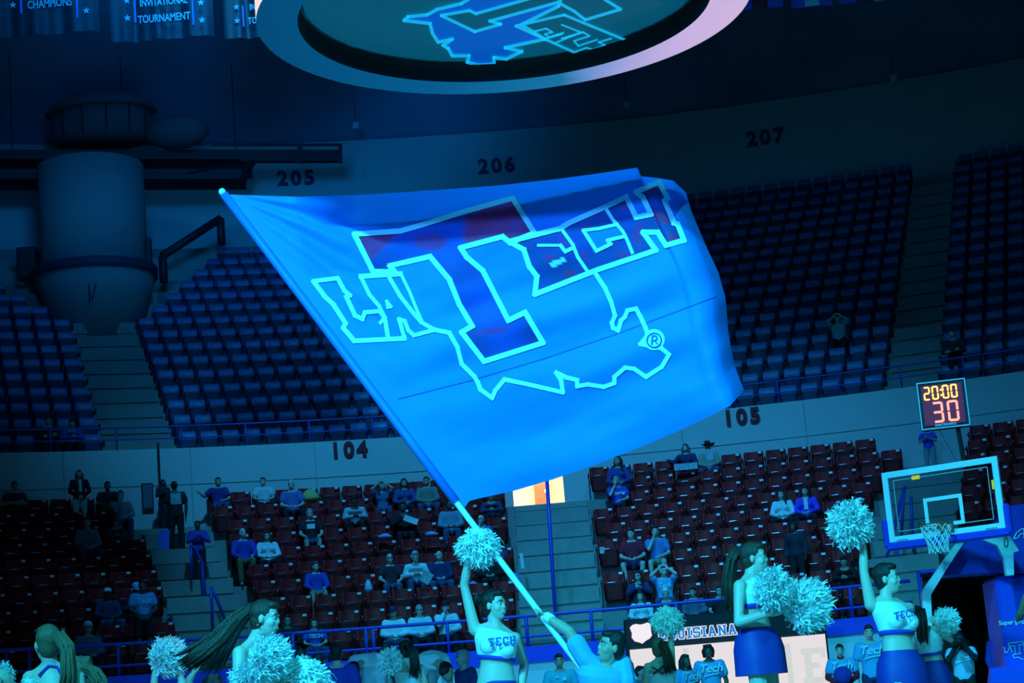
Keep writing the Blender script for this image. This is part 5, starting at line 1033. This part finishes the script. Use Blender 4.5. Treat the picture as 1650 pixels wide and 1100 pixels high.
r_, J = figure('curly-haired cheerleader low beside the blond ponytail', Y, dict(hea=(133, 1084), nec=(138, 1115), che=(142, 1150), pel=(145, 1225), shL=(115, 1130), shR=(172, 1130), elL=(105, 1180), wrL=(110, 1220), elR=(180, 1180), wrR=(175, 1220)), True, 'light', (.3, .9, 0), None, (.5, ROY), 'curly', 'blond', .95, .014, cf=(.2, 1, 0))
cheer_top(r_, J, .95); pony(r_, J, [rel(r_, 138, 1078, 13.9), rel(r_, 152, 1085, 13.9), rel(r_, 162, 1100, 13.9), rel(r_, 165, 1125, 13.9)], .04, .05, 'blond', 16, 8)
# cheerleader holding a pompom overhead with both arms
Y = 17.0
r_, J = figure('cheerleader holding one pompom overhead with both arms', Y, dict(hea=(290, 1122), nec=(285, 1150), che=(282, 1180), pel=(282, 1250), shL=(255, 1150), shR=(305, 1150), elL=(248, 1108), wrL=(250, 1078), elR=(296, 1105), wrR=(286, 1078)), True, 'light', (.2, -1, 0), None, (.5, ROY), 'short', 'black', .95, .014)
cheer_top(r_, J, .95)
r_, J = figure('person with dark hair in blue at the bottom below the flying ponytail', 19.0, dict(hea=(345, 1106), nec=(340, 1130), che=(335, 1155), pel=(335, 1215), shL=(312, 1126), shR=(362, 1132), elL=(303, 1098), wrL=(312, 1084), elR=(372, 1165), wrR=(370, 1200)), False, 'tan', (.3, .9, 0), (1, ROY), (1, NAVY), 'curly', 'black', .95, .016, cf=(.2, 1, 0))
# back-turned dark ponytail with pompom
Y = 24.0
r_, J = figure('cheerleader from behind with black ponytail before the people in white', Y, dict(hea=(653, 1048), nec=(656, 1066), che=(657, 1090), pel=(658, 1140), shL=(636, 1076), shR=(678, 1076), elL=(630, 1085, -.1), wrL=(630, 1070, -.2), elR=(688, 1110), wrR=(700, 1130)), True, 'light', (-.3, .95, 0), None, (.5, ROY), 'short', 'black', 1.0, .013, cf=(-.2, 1, 0))
cheer_top(r_, J, 1.0, t1=.8); pony(r_, J, [rel(r_, 656, 1040, 23.9), rel(r_, 666, 1052, 23.85), rel(r_, 668, 1070, 23.85), rel(r_, 668, 1090, 23.88)], .05, .05, 'black', 18, 6)
# cheerleader with pompom up in front of the board
Y = 22.0
r_, J = figure('cheerleader from behind raising a pompom before the LOUISIANA board', Y, dict(hea=(1062, 1045), nec=(1064, 1064), che=(1066, 1090), pel=(1068, 1145), shL=(1044, 1074), shR=(1082, 1072), elL=(1038, 1105), wrL=(1042, 1135), elR=(1082, 1040), wrR=(1079, 1014)), True, 'light', (.25, .95, .1), None, (.5, ROY), 'short', 'blond', .98, .012, cf=(.1, 1, 0), grip={'R': 1.1})
cheer_top(r_, J, .98, t1=.78); pony(r_, J, [rel(r_, 1066, 1036, 21.9), rel(r_, 1073, 1050, 21.85), rel(r_, 1078, 1068, 21.85), rel(r_, 1080, 1082, 21.87)], .04, .05, 'brown', 16, 2)
for a, b in (((1050, 1074), (1070, 1086)), ((1070, 1072), (1052, 1086))): MB().tube([rel(r_, *a, 21.88), rel(r_, *b, 21.86)], .008, 5).obj('back_strap', cloth(BLK), r_, True)
# cheerleader behind the far-right one
Y = 22.0
r_, J = figure('cheerleader turned away with dark ponytail and arm stretched right', Y, dict(hea=(1480, 994), nec=(1486, 1012), che=(1498, 1034), pel=(1504, 1082), shL=(1480, 1018, .1), shR=(1506, 1014, -.08), elL=(1478, 1050, .2), wrL=(1490, 1075, .2), elR=(1532, 1030, -.15), wrR=(1512, 1008, -.3)), True, 'light', (.4, .9, 0), None, None, 'short', 'black', .98, .012, cf=(.5, .85, 0))
cheer_top(r_, J, .98, t0=.42); skirt(r_, J, .98, .34, .05, .26); pony(r_, J, [rel(r_, 1482, 984, 21.85), rel(r_, 1486, 1000, 21.82), rel(r_, 1486, 1018, 21.82), rel(r_, 1488, 1034, 21.82)], .05, .05, 'black', 18, 11)
# right-edge girl: curls hanging into the frame
r_, J = figure('girl with long light curls cut off by the right picture edge', 16.0, dict(hea=(1676, 952), nec=(1682, 984), che=(1686, 1018), pel=(1690, 1090), shL=(1668, 1004), shR=(1714, 1000), elL=(1682, 1050), wrL=(1684, 1090), elR=(1718, 1050), wrR=(1716, 1090)), True, 'light', (.5, -.8, 0), (1, ROY), (1, NAVY), 'short', 'blond', 1., .014)
pony(r_, J, [rel(r_, 1662, 950, 15.95), rel(r_, 1652, 968, 15.93), rel(r_, 1646, 986, 15.93), rel(r_, 1639, 999, 15.93)], .035, .025, 'blond', 16, 12, 'long_curls')
# bent people in white
for x, lab, dx in ((590, 'person in white shirt bending over, left of the black ponytail', -1), (698, 'person in white shirt bending over, right of the black ponytail', 1)):
    figure(lab, 27.0, dict(hea=(x+dx*22, 1082, -.2), nec=(x+dx*8, 1066, -.1), che=(x-dx*2, 1062), pel=(x-dx*18, 1098, .2), shL=(x-18, 1066, -.05), shR=(x+14, 1062, .1), elL=(x-20, 1092, -.1), wrL=(x-14, 1112, -.2), elR=(x+22, 1088), wrR=(x+24, 1112)), False, 'tan', (dx*.6, .5, -.6), (2, WHT), (1, (.7, .72, .74)), 'short', 'black', 1.12, .02, (0, .5, .6), cf=(dx*.4, .5, -.5), inf=.035)
# court-side people (pixel of the head, distance, clothes)
def courtside(x, y, Y, label, top, skin='tan', hair='short', hc='black', turn=0, fem=0, pose='down', txt=None, hat=None, bot=(1, NAVY)):
    p = at(x, y, Y); sc = max(.62, min(1.2, p.z/1.59)); root = thing('person', label, 'person', (p.x, p.y, 0), R(turn)); root.scale = (min(sc, 1.05),)*2+(sc,); J = standing(pose, random.Random(3)); J['face'].x = 0; J['face'].z = 0
    person(label, J, ('court', pose), 1., bool(fem), skin, hair, hc, top, bot, root, .018, hat=hat)
    if txt: chest_text(root, J, txt, .19, prt_w, .04, off=.152); MB().box(J['che']+V((.01, -.15, -.06)), (.26, .006, .016), M.Rotation(-.15, 3, 'Y')).obj('swoosh', prt_w, root)
    return root, J
SH = (.10, .45, .78)
courtside(542, 1053, 26, 'man in royal blue shirt seen from behind at the bottom', (1, ROY), 'light', turn=180)
courtside(484, 1043, 30.2, 'dark-haired person right of the big pompoms, left one', (1, NAVY), 'dark', turn=170); courtside(513, 1052, 32, 'dark-haired person between pompoms and royal blue shirt', (1, BLK), 'dark', turn=160)
courtside(748, 1060, 29, 'grey-haired man half hidden behind the central cheerleader', (2, (.03, .05, .2)), 'light', 'short', 'grey', -60)
courtside(622, 1040, 30.5, 'dark-haired person behind the bent white shirts, left one', (1, BLK), 'dark', turn=180); courtside(648, 1036, 32, 'dark-haired person behind the bent white shirts, right one', (1, NAVY), 'tan', 'curly', turn=180)
r_, J = courtside(901, 1065, 33, 'player in plain cyan warm-up shirt right of the flag pole', (1, (.08, .55, .7)), 'tan'); MB().box(J['che']+V((.06, -.152, .03)), (.05, .006, .06)).obj('crest', prt_w, r_); MB().box(J['che']+V((-.05, -.152, .06)), (.05, .006, .02)).obj('maker_mark', prt_w, r_)
courtside(1011, 1070, 33, 'bearded player with long dark hair in Tech shirt', (1, SH), 'light', 'long', 'black', 10, 0, txt='Tech')
courtside(1030, 1083, 31.4, 'shorter person with dark hair beside the bearded player', (1, SH), 'light', 'short', 'black', 60, 1)
courtside(1103, 1065, 32.5, 'player with dark braids looking right in Tech shirt', (1, SH), 'dark', 'long', 'black', 35, 0, txt='Tech')
courtside(1141, 1050, 33.2, 'tall player with curly black hair in Tech shirt before the screen', (1, SH), 'dark', 'curly', 'black', 0, 0, txt='Tech')
r_, J = courtside(1353, 1048, 33, 'player in Tech shirt over red long sleeves', (1, SH), 'light', 'short', 'black', -8, 0, 'front', txt='Tech')
for k in 'LR': MB().cap_(J['sh'+k].lerp(J['el'+k], .5), .062, J['el'+k], .054).cap_(J['el'+k], .054, J['wr'+k], .04).obj('red_sleeve', cloth((.6, .01, .03)), r_, True)
MB().cap_(J['nec']-V((0, 0, .03)), .075, J['nec']+V((0, 0, .02)), .068).obj('red_collar', cloth((.6, .01, .03)), r_, True)
p = at(1358, 1088, 32.7); o = MB().ell((0, 0, 0), .15, .13, .15, u=16, v=10).obj('ball', cloth((.05, .04, .35)), None, True, p); tag(o, 'dark blue ball held by the red-sleeved player', 'ball')
courtside(1400, 1019, 33, 'tallest player in Tech shirt beside the red-sleeved player', (1, SH), 'light', 'short', 'black', -6, 0, txt='Tech')
r_, J = courtside(1546, 1030, 30.5, 'photographer in white Tech shirt pointing a black camera', (1, (.45, .62, .85)), 'dark', 'short', 'black', -12, 0, 'camera', txt='Tech', bot=(1, BLK))
for k in 'LR': MB().cap_(J['sh'+k].lerp(J['el'+k], .35), .062, J['el'+k], .054).cap_(J['el'+k], .054, J['wr'+k], .04).obj('black_sleeve', cloth(BLK), r_, True)
cb = thing('camera_gear', 'black camera with long lens held up by the photographer', 'camera', at(1541, 1033, 30.2)); MB().box((0, 0, 0), (.15, .08, .12), bev=.015).obj('camera_body', dark, cb); MB().tube([(0, -.04, 0), (0, -.2, -.01), (0, -.26, -.01)], [.045, .045, .055], 14).obj('lens', dark, cb, True)
courtside(1535, 1017, 33, 'person behind the photographer at the tunnel mouth', (1, BLK), 'light'); courtside(1604, 1019, 32.5, 'person half hidden by the blue hoop stand', (2, ROY), 'light', 'short', 'grey', 40)
# pompoms
pom(771, 872, 14.93, 33, 'pompom in the central cheerleader\'s raised hand on the pole', 0); pom(1246, 946, 14.72, 32, 'left pompom of the blue-skirted cheerleader in profile', 1); pom(1288, 978, 14.9, 42, 'right pompom of the blue-skirted cheerleader in profile', 2)
pom(1371, 843, 14.95, 36, 'pompom in the raised hand left of the backboard', 1); pom(428, 1062, 13.1, 35, 'left of the two big pompoms below the flying ponytail', 2); pom(488, 1088, 13.3, 42, 'right of the two big pompoms below the flying ponytail', 0); pom(400, 1096, 13.2, 28, 'lowest pompom beside the left profile cheerleader arm', 1)
pom(264, 1061, 17.0, 31, 'pompom held overhead by two arms near the left stairs', 2); pom(630, 1064, 23.6, 20, 'pompom before the bent people in white', 1); pom(1075, 993, 21.95, 24, 'pompom raised before the LOUISIANA board', 0); pom(1519, 1002, 21.7, 21, 'pompom against the dark tunnel mouth', 2)
pom(4, 1092, 12.9, 24, 'pompom at the extreme lower left corner', 1); pom(48, 1106, 12.6, 20, 'pompom under the blond cheerleader at lower left', 0)
# ---------------------------------------------------------------- small loose things in the stands
def heap(x, y, Y, w_, d_, h, c, label, cat='towel', seed=1):
    rn = random.Random(seed); mb = MB(); n = 14; rings = []
    for t, q in ((1.0, 0), (1.05, .25), (.85, .6), (.5, .9), (.1, 1)): rings.append([V((cos(2*pi*k/n)*w_/2*t*(1+rn.uniform(-.15, .15)), sin(2*pi*k/n)*d_/2*t*(1+rn.uniform(-.15, .15)), h*q*(1+rn.uniform(-.1, .1)))) for k in range(n)])
    o = mb.loft(rings).obj('cloth_heap' if cat == 'towel' else cat.replace(' ', '_'), cloth(c), None, True, at(x, y, Y)); return tag(o, label, cat)
def sheet(x, y, Y, w_, h, c, label, rot=(0, 0, 0), cat='paper', m=None):
    n = 6; mb = MB()
    for th in (0, .004):
        for i in range(n): a, b = -w_/2+w_*i/n, -w_/2+w_*(i+1)/n; f = lambda q: .05*w_*cos(q/w_*pi); mb.add([(a, f(a)+th, -h/2), (b, f(b)+th, -h/2), (b, f(b)+th, h/2), (a, f(a)+th, h/2)], [(0, 1, 2, 3)])
    o = mb.obj(cat.replace(' ', '_'), m or cloth(c), None, False, at(x, y, Y)); o.rotation_euler = [R(q) for q in rot]; return tag(o, label, cat)
chk = mat('printed sheet', (.5, .55, .55), .7, var=.75, scale=25)
YR = lambda x, y, d=0: cyl(x, y, lr(pick(x, y-30, lr, NL)[0])[0]-.45)[0].y+d
heap(500, 806, 46.0, .42, .25, .26, (.55, .50, .16), 'yellow bag on the seat right of the bald man', 'bag', 3); heap(25, 976, 42.2, .30, .22, .26, (.25, .35, .7), 'pale blue towel draped on a left seat', seed=4); heap(457, 955, 42.0, .32, .25, .13, (.35, .45, .85), 'crumpled pale blue towel left of the boy in sweater', seed=5)
heap(594, 953, 41.7, .16, .16, .24, (.5, .65, .85), 'upright white paper bag right of the boy in sweater', 'paper bag', 6); heap(620, 866, 43.6, .30, .2, .09, (.35, .4, .8), 'folded blue towel below the rolled white paper', seed=7); heap(695, 862, 43.6, .30, .2, .08, (.3, .4, .8), 'folded blue towel beside the man in grey sweatshirt', seed=8); heap(109, 888, 44.0, .22, .2, .08, (.2, .35, .9), 'bright blue towel beside the grey hooded person', seed=9)
heap(830, 940, 42.3, .24, .2, .22, (.15, .3, .7), 'blue towel hanging near the middle stairs', seed=10); heap(762, 942, 42.3, .2, .2, .08, (.2, .3, .7), 'blue cloth on a seat behind the raised arm', seed=12)
sheet(1143, 732, 45.3, .17, .24, WHT, 'white paper held by the man in the cowboy hat', (0, 0, 0), m=chk); sheet(1105, 751, 46.0, .55, .15, WHT, 'patterned white blanket over the top row seat back', (0, 0, 0), 'blanket', chk); sheet(687, 930, 41.2, .22, .24, WHT, 'white sheet read by the grey-haired man', (10, 35, 0), m=chk); sheet(662, 837, 43.0, .32, .13, WHT, 'rolled white paper held by the person in black', (0, 25, 0))
sheet(212, 884, 43.3, .14, .2, WHT, 'checkered paper in the hands of the bent person', (0, -12, 0), m=chk); sheet(841, 903, 42.2, .07, .32, (.7, .75, .75), 'narrow white sign standing at the stair edge', (0, -3, 0), 'sign'); sheet(970, 886, 42.6, .10, .14, (.4, .45, .6), 'patterned paper cup of the boy in red', (0, 0, 0), 'paper cup', chk)
sheet(264, 876, 43.6, .24, .62, (.10, .22, .95), 'bright blue garment dangling beside the man in black', (0, 5, 10), 'garment'); 
can = thing('drink_can', 'blue drink can held near the middle stairs', 'can', at(814, 892, 42.4)); MB().tube([(0, 0, -.06), (0, 0, -.05), (0, 0, .05), (0, 0, .06)], [.026, .033, .033, .026], 12).obj('can_body', cloth(ROY, .3), can, True)
build_low_seats(); build_up_seats()
